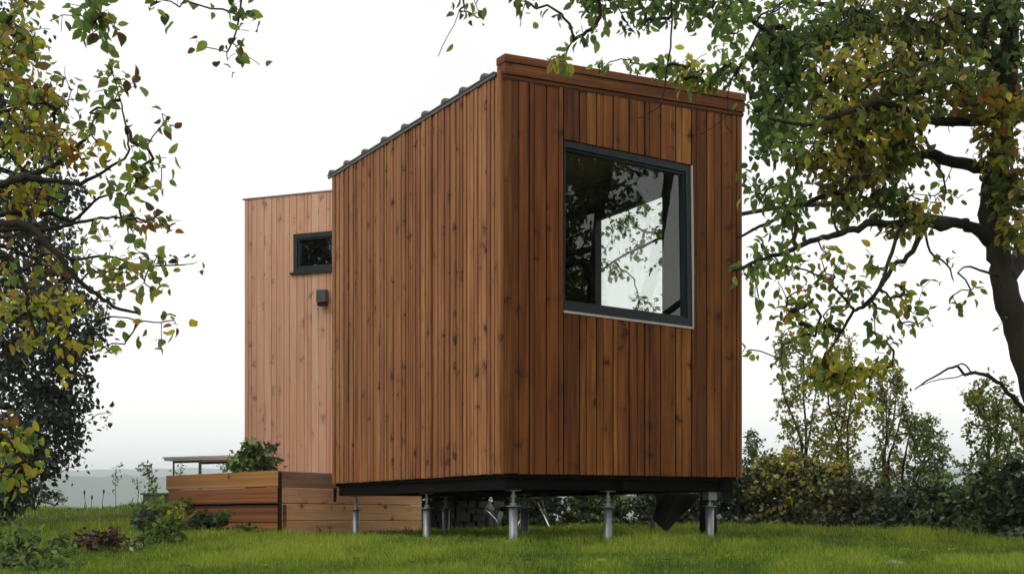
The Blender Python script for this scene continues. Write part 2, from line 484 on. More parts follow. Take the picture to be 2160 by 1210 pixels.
def wall_ring(mb, u0, u1, z0, z1, hole, fmap, w0, w1):
    """solid wall panel between depths w0..w1 with one skewed opening"""
    O = [(u0, z1), (u1, z1), (u1, z0), (u0, z0)]
    for k in range(4):
        k2 = (k + 1) % 4
        q = [O[k], O[k2], hole[k2], hole[k]]
        mb.hexa([fmap(a, w0, b) for a, b in q], [fmap(a, w1, b) for a, b in q])

G, g_ = 0.026, 0.015
PAT_SIDE = [[(0.050, g_, 0.028), (0.050, G, 0.038)], [(0.062, g_, 0.038), (0.040, G, 0.028)], [(0.085, G, 0.034)],
            [(0.048, G, 0.040), (0.048, G, 0.034)], [(0.040, g_, 0.030), (0.040, g_, 0.024), (0.040, G, 0.030)], [(0.066, G, 0.037)]]
PAT_FRONT = [[(0.115, 0.007, 0.024), (0.040, 0.014, 0.031)], [(0.060, 0.008, 0.024), (0.095, 0.015, 0.028)], [(0.155, 0.015, 0.027)],
             [(0.075, 0.008, 0.029), (0.075, 0.014, 0.024)], [(0.038, 0.008, 0.031), (0.115, 0.014, 0.026)]]
PAT_PALE = [[(0.110, 0.0045, 0.020)], [(0.052, 0.003, 0.021), (0.052, 0.0045, 0.019)], [(0.08, 0.004, 0.0205)]]

# ------------------------------------------------------------------ main cabin
CB = np.array([-0.0713, 12.85, 0.0]); RZ = math.atan2(0.4666, 0.8845)
W, L, ZB = 2.561, 4.213, 0.646
cabin = thing("timber_cabin", CB, "large reddish brown larch cabin with a big square window, raised on steel ground screws", "cabin", None, RZ)
def ztop(y): return 4.205 - 0.012 * y
HOLE = [(0.6036, 3.666), (2.002, 3.589), (2.0237, 2.0396), (0.5937, 2.1025)]
fm_front = lambda u, w_, z: (u, -w_, z)
fm_left = lambda u, w_, z: (-w_, u, z)
fm_right = lambda u, w_, z: (W + w_, u, z)
fm_back = lambda u, w_, z: (u, L + w_, z)
RH = [(1.13, 3.68), (2.62, 3.66), (2.62, 1.45), (1.13, 1.45)]    # wide window in the far long wall

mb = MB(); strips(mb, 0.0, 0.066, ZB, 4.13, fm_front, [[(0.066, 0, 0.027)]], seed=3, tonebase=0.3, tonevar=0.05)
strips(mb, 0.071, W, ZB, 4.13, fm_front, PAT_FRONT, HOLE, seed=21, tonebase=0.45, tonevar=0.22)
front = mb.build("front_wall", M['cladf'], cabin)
tag(front, "front wall of wider knotty boards around the big window, tree shade painted into their colour")
mb = MB(); strips(mb, 0.004, L, ZB, 4.2, fm_left, PAT_SIDE, None, seed=8, zt=ztop, tonebase=0.5, tonevar=0.28)
tag(mb.build("side_wall", M['clad'], cabin), "long side wall of narrow ribbed vertical boards")
mb = MB(); strips(mb, 0.004, L, ZB, 4.2, fm_right, PAT_SIDE, RH, seed=9, zt=ztop)
mb.build("side_wall", M['clad'], cabin)
mb = MB(); strips(mb, 0.0, W, ZB, 4.1, fm_back, PAT_SIDE, None, seed=10)
mb.build("back_wall", M['clad'], cabin)
# structural shell and interior
mb = MB()
wall_ring(mb, 0.0, W, ZB + 0.01, 4.12, HOLE, fm_front, -0.11, -0.002)
wall_ring(mb, 0.112, L - 0.112, ZB + 0.01, 4.13, RH, fm_right, -0.11, -0.002)
mb.box(0.002, 0.11, 0.112, L - 0.112, ZB + 0.01, 4.13)
mb.box(0.002, W - 0.002, L - 0.11, L - 0.002, ZB + 0.01, 4.12)
mb.build("wall_core", M['core'], cabin)
mb = MB(); mb.box(0.113, 0.128, 0.114, L - 0.13, ZB + 0.17, 3.975); mb.box(0.13, W - 0.115, L - 0.128, L - 0.113, ZB + 0.17, 3.975)
mb.build("lining", M['inner'], cabin)
mb = MB(); mb.box(0.112, W - 0.112, 0.112, L - 0.112, ZB + 0.02, ZB + 0.16)
mb.build("floor", M['inner'], cabin)
mb = MB(); mb.box(0.112, W - 0.112, 0.112, L - 0.112, 3.98, 4.10)
mb.build("ceiling", M['inner'], cabin)
# roof of ribbed sheet
mb = MB()
mb.hexa([(-0.055, 0.10, ztop(0.1)), (W + 0.05, 0.10, ztop(0.1)), (W + 0.05, L + 0.06, ztop(L)), (-0.055, L + 0.06, ztop(L))],
        [(-0.055, 0.10, ztop(0.1) + 0.012), (W + 0.05, 0.10, ztop(0.1) + 0.012), (W + 0.05, L + 0.06, ztop(L) + 0.012), (-0.055, L + 0.06, ztop(L) + 0.012)])
for t_ in (0.3056, 0.75, 1.14, 1.60, 2.10, 2.63, 3.17, 3.70, 4.17):
    z = ztop(t_) + 0.014
    mb.hexa([(-0.06, t_ - 0.06, z), (W + 0.05, t_ - 0.06, z), (W + 0.05, t_ + 0.06, z), (-0.06, t_ + 0.06, z)],
            [(-0.06, t_ - 0.032, z + 0.033), (W + 0.05, t_ - 0.032, z + 0.033), (W + 0.05, t_ + 0.032, z + 0.033), (-0.06, t_ + 0.032, z + 0.033)])
rf = mb.build("roof", M['roof'], cabin)
mb = MB()
mb.hexa([(-0.048, 0.08, ztop(0) - 0.032), (-0.030, 0.08, ztop(0) - 0.032), (-0.030, L + 0.05, ztop(L) - 0.032), (-0.048, L + 0.05, ztop(L) - 0.032)],
        [(-0.048, 0.08, ztop(0) - 0.003), (-0.030, 0.08, ztop(0) - 0.003), (-0.030, L + 0.05, ztop(L) - 0.003), (-0.048, L + 0.05, ztop(L) - 0.003)])
mb.build("eave_trim", M['roof'], rf)
# fascia over the front
mb = MB()
mb.box(-0.012, W + 0.030, -0.036, 0.098, 4.133, 4.158, 0.28, 0.1)
mb.box(-0.018, W + 0.030, -0.052, 0.10, 4.166, 4.262, 0.30, 0.4)
mb.box(-0.022, W + 0.036, -0.064, 0.105, 4.270, 4.336, 0.40, 0.8)
mb.box(-0.008, W + 0.026, -0.030, 0.095, 4.12, 4.333, 0.0, 0.2)
mb.build("fascia", M['fascia'], cabin)

def window(parent, hole, fmap, rec, bw, glass_rec, thick, names=("window", "pane")):
    """frame ring with border widths bw=(top,right,bottom,left), pane a sub-part"""
    T, R, B, Lf = bw
    O = [np.array(h) for h in hole]
    I = [O[0] + (Lf, -T), O[1] + (-R, -T), O[2] + (-R, B), O[3] + (Lf, B)]
    mb = MB()
    for k in range(4):
        k2 = (k + 1) % 4
        q = [O[k], O[k2], I[k2], I[k]]
        mb.hexa([fmap(a, -thick, b) for a, b in q], [fmap(a, rec, b) for a, b in q])
    # inner sash, set back
    s_ = 0.022
    J = [I[0] + (s_, -s_), I[1] + (-s_, -s_), I[2] + (-s_, s_), I[3] + (s_, s_)]
    for k in range(4):
        k2 = (k + 1) % 4
        q = [I[k], I[k2], J[k2], J[k]]
        mb.hexa([fmap(a, -thick + 0.005, b) for a, b in q], [fmap(a, rec - 0.022, b) for a, b in q])
    fr = mb.build(names[0], M['frame'], parent)
    mb = MB()
    mb.hexa([fmap(a, -glass_rec - 0.006, b) for a, b in J], [fmap(a, -glass_rec, b) for a, b in J])
    mb.build(names[1], M['glass'], fr)
    return fr
H2 = [(HOLE[0][0] + 0.002, HOLE[0][1] - 0.002), (HOLE[1][0] - 0.016, HOLE[1][1] - 0.002), (HOLE[2][0] - 0.016, HOLE[2][1] + 0.022), (HOLE[3][0] + 0.002, HOLE[3][1] + 0.022)]
bw_ = window(cabin, H2, fm_front, 0.012, (0.062, 0.052, 0.076, 0.012), 0.040, 0.085)
tag(bw_, "big square picture window with anthracite frame")
mb = MB()   # pale flashing along the foot and the right jamb
q = [H2[3], H2[2], (HOLE[2][0] - 0.016, HOLE[2][1] + 0.001), (HOLE[3][0] + 0.002, HOLE[3][1] + 0.001)]
mb.hexa([fm_front(a, 0.0, b - 0.001) for a, b in q], [fm_front(a, 0.034, b - 0.001) for a, b in q])
q = [(H2[1][0] + 0.001, H2[1][1]), (HOLE[1][0] - 0.001, H2[1][1]), (HOLE[2][0] - 0.001, HOLE[2][1] + 0.001), (H2[2][0] + 0.001, HOLE[2][1] + 0.001)]
mb.hexa([fm_front(a, 0.0, b) for a, b in q], [fm_front(a, 0.030, b) for a, b in q])
mb.build("sill", M['flash'], bw_)
window(cabin, [(RH[0][0] + .002, RH[0][1] - .002), (RH[1][0] - .002, RH[1][1] - .002), (RH[2][0] - .002, RH[2][1] + .002), (RH[3][0] + .002, RH[3][1] + .002)],
       fm_right, 0.01, (0.05, 0.05, 0.05, 0.05), 0.04, 0.09)
# floor frame
mb = MB()
mb.box(0.02, W - 0.02, 0.02, L - 0.02, ZB - 0.03, ZB + 0.005)
for y in (0.12, 0.30 + 1.0, 2.08, 3.1, L - 0.22): mb.box(0.132, W - 0.132, y, y + 0.08, 0.512, ZB - 0.031)
for x in (0.05, 1.28, W - 0.13): mb.box(x, x + 0.08, 0.05, L - 0.05, 0.510, ZB - 0.032)
fl = mb.build("floor_frame", M['steel'], cabin)
mb = MB(); mb.hexa([(-0.01, L - 0.06, 0.44), (0.01, L - 0.06, 0.44), (0.01, L - 0.03, 0.44), (-0.01, L - 0.03, 0.44)],
                   [(0.0, L - 0.03, 0.60), (0.035, L - 0.03, 0.60), (0.035, L + 0.0, 0.60), (0.0, L + 0.0, 0.60)])
mb.build("hanging_bracket", M['steel'], fl)
# ground screws carrying it
for (x, y) in [(0.2, 0.2), (1.2, 0.2), (2.36, 0.2), (0.2, 2.08), (1.33, 2.08), (2.36, 2.08), (0.2, 4.03), (1.33, 4.03), (2.36, 4.03)]:
    c, s_ = math.cos(RZ), math.sin(RZ)
    gx, gy = CB[0] + x * c - y * s_, CB[1] + x * s_ + y * c
    g0 = float(gz(gx, gy))
    top = 0.362 + random.uniform(-0.012, 0.012)
    mb = MB(); mb.cyl(x, y, g0 - 0.4, top, 0.041, 20)
    po = mb.build("foundation_post", M['galv'], cabin, True)
    po.data.polygons.foreach_set("use_smooth", [len(p.vertices) == 4 for p in po.data.polygons])
    mb = MB(); mb.cyl(x, y, top + 0.001, top + 0.009, 0.070, 24); mb.cyl(x, y, top + 0.011, top + 0.035, 0.03, 6)
    mb.build("flange", M['galv'], po)
    mb = MB(); mb.cyl(x, y, top + 0.036, 0.50, 0.014, 10); mb.cyl(x, y, 0.440, 0.462, 0.026, 6)
    mb.build("threaded_rod", M['galv'], po)
    mb = MB(); mb.box(x - 0.055, x + 0.055, y - 0.05, y + 0.05, 0.500, 0.508)
    if x > 2 and y < 1: mb.box(x - 0.05, x + 0.05, y - 0.05, y + 0.05, 0.43, 0.499)
    mb.build("head_plate", M['galv'], po)

# ------------------------------------------------------------------ rear cabin
RC = np.array([-3.635, 19.83, 0.0]); RR = math.atan2(-0.387, 0.922)
rear = thing("timber_cabin", RC, "tall lighter-wood cabin behind the deck, glare painted into its board colour, with one small dark slot window high up", "cabin", None, RR)
W2, L2, ZB2, ZT2 = 2.40, 4.6, 0.60, 4.592
HS = [(0.764, 4.065), (1.78, 4.065), (1.78, 3.555), (0.764, 3.555)]
mb = MB(); strips(mb, 0, W2, ZB2, ZT2, fm_front, PAT_PALE, HS, seed=41, tonebase=0.5, tonevar=0.25)
mb.build("front_wall", M['cladp'], rear)
mb = MB(); strips(mb, 0.004, L2, ZB2, ZT2, fm_left, PAT_PALE, None, seed=42); mb.build("side_wall", M['cladp'], rear)
mb = MB(); strips(mb, 0.004, L2, ZB2, ZT2, lambda u, w_, z: (W2 + w_, u, z), PAT_PALE, None, seed=43); mb.build("side_wall", M['cladp'], rear)
mb = MB(); strips(mb, 0, W2, ZB2, ZT2, lambda u, w_, z: (u, L2 + w_, z), PAT_PALE, None, seed=44); mb.build("back_wall", M['cladp'], rear)
mb = MB(); wall_ring(mb, 0.0, W2, ZB2 + .01, ZT2 - .01, HS, fm_front, -0.11, -0.002)
mb.box(0.002, 0.11, 0.112, L2 - .112, ZB2 + .01, ZT2 - .01); mb.box(W2 - .11, W2 - .002, 0.112, L2 - .112, ZB2 + .01, ZT2 - .01)
mb.box(0.002, W2 - .002, L2 - .11, L2 - .002, ZB2 + .01, ZT2 - .01); mb.box(0.112, W2 - .112, .112, L2 - .112, ZB2 + .02, ZB2 + .14)
mb.build("wall_core", M['core'], rear)
mb = MB(); mb.box(-0.035, W2 + 0.035, -0.035, L2 + 0.035, ZT2 + 0.001, ZT2 + 0.016); mb.box(0.01, W2 - .01, 0.01, L2 - .01, ZT2 - 0.009, ZT2)
mb.build("roof", plain("pale_roof_trim", (0.42, 0.36, 0.32), 0.5), rear)
fr2 = window(rear, [(HS[0][0] + .002, HS[0][1] - .002), (HS[1][0] - .002, HS[1][1] - .002), (HS[2][0] - .002, HS[2][1] + .002), (HS[3][0] + .002, HS[3][1] + .002)],
             fm_front, 0.016, (0.055, 0.055, 0.055, 0.055), 0.03, 0.09)
mb = MB(); mb.box(HS[0][0] - 0.03, HS[1][0] + 0.03, -0.062, -0.018, 3.520, 3.548); mb.build("sill", M['frame'], fr2)
for x in (0.3, W2 - 0.3):
    for y in (0.3, L2 - 0.3):
        mb = MB(); mb.cyl(x, y, -0.3, ZB2, 0.045, 14); mb.build("foundation_post", M['galv'], rear)

c2, s2 = math.cos(RR), math.sin(RR)
def rl(x, y, z): return (RC[0] + x * c2 - y * s2, RC[1] + x * s2 + y * c2, z)
lamp = thing("wall_lamp", rl(1.26, -0.024, 3.167), "small dark grey box lamp fixed to the pale wall below the slot window", "wall lamp", None, RR)
mb = MB()
mb.box(-0.03, 0.03, -0.035, -0.0005, -0.05, 0.05); mb.box(-0.068, 0.068, -0.12, -0.035, -0.052, 0.108)
mb.build("housing", plain("lamp_grey", (0.07, 0.075, 0.07), 0.5), lamp)
mb = MB(); mb.box(-0.060, 0.060, -0.112, -0.043, -0.100, -0.053); mb.build("shade", M['black'], lamp)

# ------------------------------------------------------------------ deck
D0 = np.array([-2.602, 16.35]); D1 = np.array([-4.327, 18.3]); D2 = np.array([-1.16, 18.66])
E_ = np.array([-1.45, 18.86]); A_ = np.array([-3.655, 19.78]); D3 = np.array([-4.60, 19.9])
deck = thing("timber_deck", (D0[0], D0[1], 0), "raised deck edged with stacked brown planks between the two cabins", "deck")
def board(mb, a, b, z0, z1, out, th, tone, off):
    """horizontal plank from a to b (world xy), face 'out' metres in front of the line, drawn in deck space"""
    a = np.asarray(a); b = np.asarray(b); d = (b - a) / np.linalg.norm(b - a); n = np.array([d[1], -d[0]])
    p = [a + n * out, b + n * out, b + n * (out - th), a + n * (out - th)]
    p = [x - D0 for x in p]
    c = 0.006
    nn = n * c
    lo = [(*x, z0 + c) for x in p]; hi = [(*x, z1 - c) for x in p]
    lo2 = [(*(x - nn if i < 2 else x), z0) for i, x in enumerate(p)]; hi2 = [(*(x - nn if i < 2 else x), z1) for i, x in enumerate(p)]
    v = lo2 + lo + hi + hi2
    fs = [(3, 2, 1, 0), (12, 13, 14, 15)]
    for r_ in range(3):
        for k in range(4):
            k2 = (k + 1) % 4
            fs.append((r_*4 + k, r_*4 + k2, r_*4 + 4 + k2, r_*4 + 4 + k))
    mb.add(v, fs, tone, off)
dl = (D0 - D1) / np.linalg.norm(D0 - D1)
dr = (D2 - D0) / np.linalg.norm(D2 - D0)
# side facing the camera's left: two proud planks over two recessed ones
L1e = D1; L0 = D0 - dl * 0.012
mb = MB()
board(mb, L1e, L0, 0.612, 0.792, 0.030, 0.05, 0.62, 0.13)
pt = mb.build("top_plank", M['deck'], deck)
mb = MB(); board(mb, L1e + dl * 0.05, L0, 0.425, 0.606, 0.020, 0.05, 0.30, 0.47); mb.build("plank", M['deck'], deck)
mb = MB(); board(mb, L1e + dl * 0.22, L0, 0.205, 0.405, -0.035, 0.05, 0.16, 0.71); mb.build("plank", M['deck'], deck)
mb = MB(); board(mb, L1e + dl * 0.22, L0, -0.05, 0.20, -0.032, 0.05, 0.22, 0.91); mb.build("plank", M['deck'], deck)
# side under the cabin
R0 = D0 + dr * 0.012; R2 = D2
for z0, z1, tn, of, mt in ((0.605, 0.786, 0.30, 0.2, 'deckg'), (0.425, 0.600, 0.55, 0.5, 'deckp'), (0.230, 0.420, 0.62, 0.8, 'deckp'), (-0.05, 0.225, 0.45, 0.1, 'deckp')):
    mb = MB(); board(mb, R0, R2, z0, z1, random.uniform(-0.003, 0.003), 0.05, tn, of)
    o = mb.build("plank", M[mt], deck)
mb = MB()
n_ = -(dl - dr); n_ = n_ / np.linalg.norm(n_)
for (x, y, r_) in ((0.0, 0.03, 0.03),): mb.box(-0.035, 0.010, -0.006, 0.06, -0.05, 0.775)
mb.build("corner_post", M['dark'], deck)
mb = MB()
poly = [D0 + (0.0, 0.12), D2 + (-0.08, 0.0), E_, A_, D3, D1 + (0.08, 0.05)]
pv = [(*(p - D0), 0.47) for p in poly] + [(*(p - D0), 0.50) for p in poly]
mb.add(pv, [tuple(range(5, -1, -1)), tuple(range(6, 12))] + [(i, (i+1) % 6, 6 + (i+1) % 6, 6 + i) for i in range(6)], 0.4, 0.3)
mb.build("deck_floor", M['deckg'], deck)
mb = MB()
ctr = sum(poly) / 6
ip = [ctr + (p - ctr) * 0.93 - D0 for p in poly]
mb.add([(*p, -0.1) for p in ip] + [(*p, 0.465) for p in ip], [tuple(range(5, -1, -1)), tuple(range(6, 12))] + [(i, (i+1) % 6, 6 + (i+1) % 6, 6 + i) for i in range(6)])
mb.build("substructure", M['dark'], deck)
mb = MB()
for z0, z1 in ((0.0, 0.19), (0.195, 0.385), (0.39, 0.58), (0.585, 0.79)): board(mb, D3, D1 - dl * 0.01, z0, z1, 0.0, 0.05, 0.4, z0)
mb.build("back_panel", M['deck'], deck)

# folding table on the deck
tb = thing("folding_table", (-3.93, 18.95, 0.50), "white-topped folding table with thin metal legs standing on the deck", "table", None, math.radians(-31))
mb = MB()
mb.box(-0.56, 0.56, -0.30, 0.30, 0.533, 0.556); mb.box(-0.545, 0.545, -0.285, 0.285, 0.505, 0.532)
tt = mb.build("tabletop", M['white'], tb)
for (x, y) in ((-0.42, -0.24), (0.05, -0.24), (0.42, 0.22), (-0.40, 0.22)):
    mb = MB(); mb.tube([(x, y, 0.505), (x + (0.0), y, 0.0)], 0.013, 10); mb.build("leg", M['zinc'], tb)
mb = MB(); mb.tube([(-0.42, -0.24, 0.488), (0.05, -0.24, 0.488)], 0.014, 8); mb.tube([(0.42, 0.22, 0.488), (-0.40, 0.22, 0.488)], 0.014, 8)
mb.build("rail", M['zinc'], tb)

# low weathered box left of the deck
bx = thing("planter_box", P(336, 1090, 19.0) * (1, 1, 0) + (0, 0, 0.2), "low weathered grey-green wooden box at the left end of the deck", "planter box")
mb = MB()
mb.box(-0.17, 0.17, -0.17, -0.145, -0.1, 0.36); mb.box(-0.17, 0.17, 0.145, 0.17, -0.1, 0.36); mb.box(-0.17, -0.146, -0.144, 0.144, -0.1, 0.36); mb.box(0.146, 0.17, -0.144, 0.144, -0.1, 0.36)
mb.box(-0.145, 0.145, -0.144, 0.144, -0.1, 0.30)
pb = mb.build("side_panel", M['greybox'], bx)
mb = MB(); mb.box(-0.20, 0.20, -0.20, 0.20, 0.361, 0.385); mb.build("lid", M['greybox'], bx)

# ------------------------------------------------------------------ plants
PAL = {
    'green': [(0.161, 0.267, 0.056), (0.217, 0.315, 0.065), (0.129, 0.209, 0.056), (0.274, 0.355, 0.065)],
    'dgreen': [(0.085, 0.152, 0.048), (0.130, 0.207, 0.060), (0.069, 0.117, 0.046), (0.164, 0.233, 0.062)],
    'olive': [(0.381, 0.356, 0.083), (0.298, 0.323, 0.075), (0.447, 0.365, 0.083), (0.215, 0.256, 0.067), (0.298, 0.215, 0.083)],
    'yellow': [(0.466, 0.466, 0.046), (0.362, 0.414, 0.051), (0.569, 0.491, 0.046), (0.258, 0.336, 0.051), (0.491, 0.350, 0.051)],
    'orange': [(0.34, 0.17, 0.025), (0.40, 0.24, 0.03), (0.28, 0.11, 0.02), (0.24, 0.20, 0.03)],
    'brown': [(0.13, 0.075, 0.035), (0.10, 0.06, 0.03), (0.16, 0.10, 0.04)],
    'conifer': [(0.036, 0.058, 0.040), (0.050, 0.078, 0.052), (0.028, 0.044, 0.032), (0.060, 0.088, 0.062)],
    'hedge': [(0.033, 0.054, 0.021), (0.045, 0.072, 0.027), (0.024, 0.039, 0.017), (0.068, 0.093, 0.033)],
    'grey': [(0.133, 0.156, 0.086), (0.156, 0.172, 0.109), (0.109, 0.133, 0.070)],
    'red': [(0.085, 0.042, 0.026), (0.060, 0.034, 0.022), (0.05, 0.06, 0.022), (0.11, 0.07, 0.035)],
}
def pick(rg, pal, n, jit=0.22):
    names = pal if isinstance(pal, (list, tuple)) else [pal]
    cs = np.concatenate([np.array(PAL[p]) for p in names])
    c = cs[rg.integers(0, len(cs), n)]
    return c * (1 + rg.uniform(-jit, jit, (n, 1))) * (1 + rg.uniform(-0.08, 0.08, (n, 3)))

def unit(a): return a / (np.linalg.norm(a, axis=-1, keepdims=True) + 1e-9)

TL = dict(
    oval=(np.array([(0,0,0),(-.20,.16,.04),(-.29,.40,.06),(-.25,.64,.03),(-.12,.85,-.05),(0,1,-.14),(.12,.85,-.05),(.25,.64,.03),(.29,.40,.06),(.20,.16,.04),(0,.40,-.03),(0,.70,-.05)], float),
          [(0,1,10),(1,2,10),(2,3,11,10),(3,4,11),(4,5,11),(5,6,11),(6,7,11),(7,8,10,11),(8,9,10),(9,0,10)]),
    long=(np.array([(0,0,0),(-.19,.25,.03),(-.20,.6,.0),(0,1,-.16),(.20,.6,.0),(.19,.25,.03),(0,.28,-.02),(0,.62,-.05)], float),
          [(0,1,6),(0,6,5),(1,2,7,6),(6,7,4,5),(2,3,7),(7,3,4)]),
    small=(np.array([(0,0,0),(-.32,.5,.04),(0,1,-.06),(.32,.5,.04)], float), [(0,1,2,3)]),
    needle=(np.array([(0,0,0),(-.13,.45,.02),(0,1,-.08),(.13,.45,.02)], float), [(0,1,2,3)]),
)
def leaves(name, pos, axis, nrm, size, cols, m, parent, kind='oval', rg=rng):
    T, fs = TL[kind]
    pos = np.asarray(pos); n = len(pos)
    axis = unit(axis); side = unit(np.cross(axis, nrm)); up = np.cross(side, axis)
    wv = rg.uniform(0.8, 1.25, n)[:, None, None]; cv = rg.uniform(0.2, 2.4, n)[:, None, None]
    V = pos[:, None, :] + size[:, None, None] * (T[None, :, 0:1] * wv * side[:, None, :] + T[None, :, 1:2] * axis[:, None, :] + T[None, :, 2:3] * cv * up[:, None, :])
    k = len(T)
    loops = np.concatenate([np.array(f) for f in fs]); sizes = np.array([len(f) for f in fs])
    Lp = (np.arange(n)[:, None] * k + loops[None]).ravel()
    return raw_mesh(name, V.reshape(-1, 3), Lp, np.tile(sizes, n), m, parent, np.repeat(cols, k, axis=0))

def ball(rg, n, c, ex, ey, ez, shell=0.0):
    d = unit(rg.normal(size=(n, 3))); r = rg.uniform(shell, 1, (n, 1)) ** (1 / 2.2)
    return c + d * r * np.array([ex, ey, ez])

def limb(pp, r0, r1, sub=4):
    """smooth a polyline of (px,py,depth); returns points + radii"""
    pts = np.array([P(*p) for p in pp]) if isinstance(pp[0], tuple) else np.array(pp)
    t = np.arange(len(pts)); tt = np.linspace(0, len(pts) - 1, (len(pts) - 1) * sub + 1)
    out = np.zeros((len(tt), 3))
    for i, q in enumerate(tt):      # Catmull-Rom
        k = min(int(q), len(pts) - 2); f = q - k
        p0, p1, p2, p3 = pts[max(k-1, 0)], pts[k], pts[k+1], pts[min(k+2, len(pts)-1)]
        out[i] = 0.5 * ((2*p1) + (-p0+p2)*f + (2*p0-5*p1+4*p2-p3)*f*f + (-p0+3*p1-3*p2+p3)*f**3)
    rad = np.linspace(r0, r1, len(tt)) if not hasattr(r0, "__len__") else np.interp(tt, t, r0)
    return out, rad

def join_twigs(o, mb, mat):
    """put the twigs into the same crown mesh, as a second material"""
    me = o.data
    V = np.concatenate(mb.v); nv, nl, npoly = len(me.vertices), len(me.loops), len(me.polygons)
    co = np.empty(nv * 3, np.float32); me.vertices.foreach_get("co", co)
    li = np.empty(nl, np.int32); me.loops.foreach_get("vertex_index", li)
    sz = np.empty(npoly, np.int32); me.polygons.foreach_get("loop_total", sz)
    ca = np.empty(nv * 4, np.float32); me.attributes["leafcol"].data.foreach_get("color", ca)
    fl = np.concatenate([np.array(f, np.int32) for f in mb.f]) + nv
    fs = np.array([len(f) for f in mb.f], np.int32)
    cols = np.concatenate([ca.reshape(-1, 4)[:, :3], np.full((len(V), 3), 0.05, np.float32)])
    n = raw_mesh("crown", np.concatenate([co.reshape(-1, 3), V]), np.concatenate([li, fl]), np.concatenate([sz, fs]), me.materials[0], None, cols)
    m2 = n.data; m2.materials.append(mat)
    m2.polygons.foreach_set("material_index", np.concatenate([np.zeros(npoly, np.int32), np.ones(len(fs), np.int32)]))
    o.data = m2; bpy.data.objects.remove(n); bpy.data.meshes.remove(me)

def grow(root, base, limbs, blobs, seed, leaf=('oval', 0.085), lm='leaf', bark='bark', twig='twig', droop=0.35, twig_r=0.0022, steps=3, hang=0.8, sides=8, spread=1.0, leafname="foliage", max_r=0.03, nmul=1.0, kmul=1.0, thin=1.0):
    """limbs: list of (points, radii); blobs: (centre, extents, n_tips, leaves_per_tip, palette[, size factor])"""
    rg = np.random.default_rng(seed)
    base = np.asarray(base, float)
    mb = MB()
    for pts, rad in limbs:
        pj = pts + rg.normal(0, 1, pts.shape) * np.minimum(rad, 0.02)[:, None] * 0.35
        mb.tube(pj - base, rad * (1 + rg.uniform(-0.07, 0.07, len(rad))), sides)
    mb.build("trunk", M[bark], root, True)
    nodes = np.concatenate([p for p, _ in limbs]); nrad = np.concatenate([r for _, r in limbs])
    tips, meta = [], []
    for b in blobs:
        c, e, n, k, pal = b[:5]
        n = max(1, int(round(n * nmul))) if n > 3 else n
        if k <= 8 and n > 3: n = max(2, int(n * thin))
        k = max(2, k * kmul)
        tips.append(ball(rg, n, np.asarray(c), *e)); meta += [(k, pal, b[5] if len(b) > 5 else 1.0)] * n
    tips = np.concatenate(tips); n = len(tips)
    nd = list(nodes); par = [-1] * len(nd); own = [-1] * len(nd)
    best = np.full(n, 1e9); bi = np.zeros(n, int); done = np.zeros(n, bool)
    def upd(idx0):
        a = np.array(nd[idx0:])
        for s0 in range(0, len(a), 400):
            dd = np.linalg.norm(tips[:, None] - a[None, s0:s0+400], axis=2)
            j = dd.argmin(1); v = dd[np.arange(n), j]
            m_ = v < best
            best[m_] = v[m_]; bi[m_] = idx0 + s0 + j[m_]
    upd(0)
    segs = []
    for _ in range(n):
        q = np.where(done, 1e9, best); i = int(q.argmin()); done[i] = True
        a = np.array(nd[bi[i]]); b = tips[i]; ln = np.linalg.norm(b - a)
        k = max(2, min(7, int(ln / 0.12) + 1)); i0 = len(nd); prev = int(bi[i])
        arch = np.array([rg.normal(0, .1), rg.normal(0, .1), droop * rg.uniform(0.1, 1.0)]) * ln * 0.5
        for s_ in range(1, k + 1):
            f = s_ / k
            p = a + (b - a) * f + arch * math.sin(math.pi * f) + rg.normal(0, 0.035, 3) * ln * (f < 1)
            nd.append(p); par.append(prev); prev = len(nd) - 1
        segs.append((int(bi[i]), list(range(i0, len(nd))), i))
        upd(i0)
    cnt = np.zeros(len(nd))
    for _, ids, i in segs: cnt[ids[-1]] += 1
    for j in range(len(nd) - 1, -1, -1):
        if par[j] >= 0: cnt[par[j]] += cnt[j]
    nd = np.array(nd)
    mb = MB(); lp, la, ls, lc = [], [], [], []
    for a, ids, i in segs:
        chain = [a] + ids
        r = np.minimum(twig_r * np.sqrt(np.maximum(cnt[chain], 1)) * 1.25, max_r)
        r[0] = min(r[1] * 1.1, max_r)
        mb.tube(nd[chain] - base, r, 4 if r[1] < 0.008 else 6, False)
        k, pal, sf = meta[i]
        if k <= 0: continue
        k = max(1, int(round(k * rg.uniform(0.6, 1.4))))
        sz = leaf[1] * sf
        f = rg.uniform(0.25, 1.0, k) * (len(ids) - 1e-3)
        lo = np.floor(f).astype(int); fr = (f - lo)[:, None]
        ch = np.array(chain)
        pp = nd[ch[lo]] * (1 - fr) + nd[ch[lo + 1]] * fr + rg.normal(0, 0.5 * sz * spread, (k, 3))
        out = unit(rg.normal(0, 1, (k, 3)) + 0.8 * unit(nd[ids[-1]] - nd[a])[None] + np.array([0, 0, -hang]))
        lp.append(pp); la.append(out); ls.append(sz * rg.uniform(0.6, 1.25, k))
        c = pick(rg, pal, k); lc.append(c)
    lp, la, ls, lc = map(np.concatenate, (lp, la, ls, lc))
    nr = rg.normal(0, 1, lp.shape) + np.array([0, 0, 0.7])
    o = leaves("crown", lp - base, la, nr, ls, lc, M[lm], root, leaf[0], rg)
    join_twigs(o, mb, M[twig])

def B(px, py, d, rx, ry, rd, n, k, pal, sf=1.0):
    s_ = d / F
    return (P(px, py, d), (rx * s_, rd, ry * s_), n, k, pal, sf)

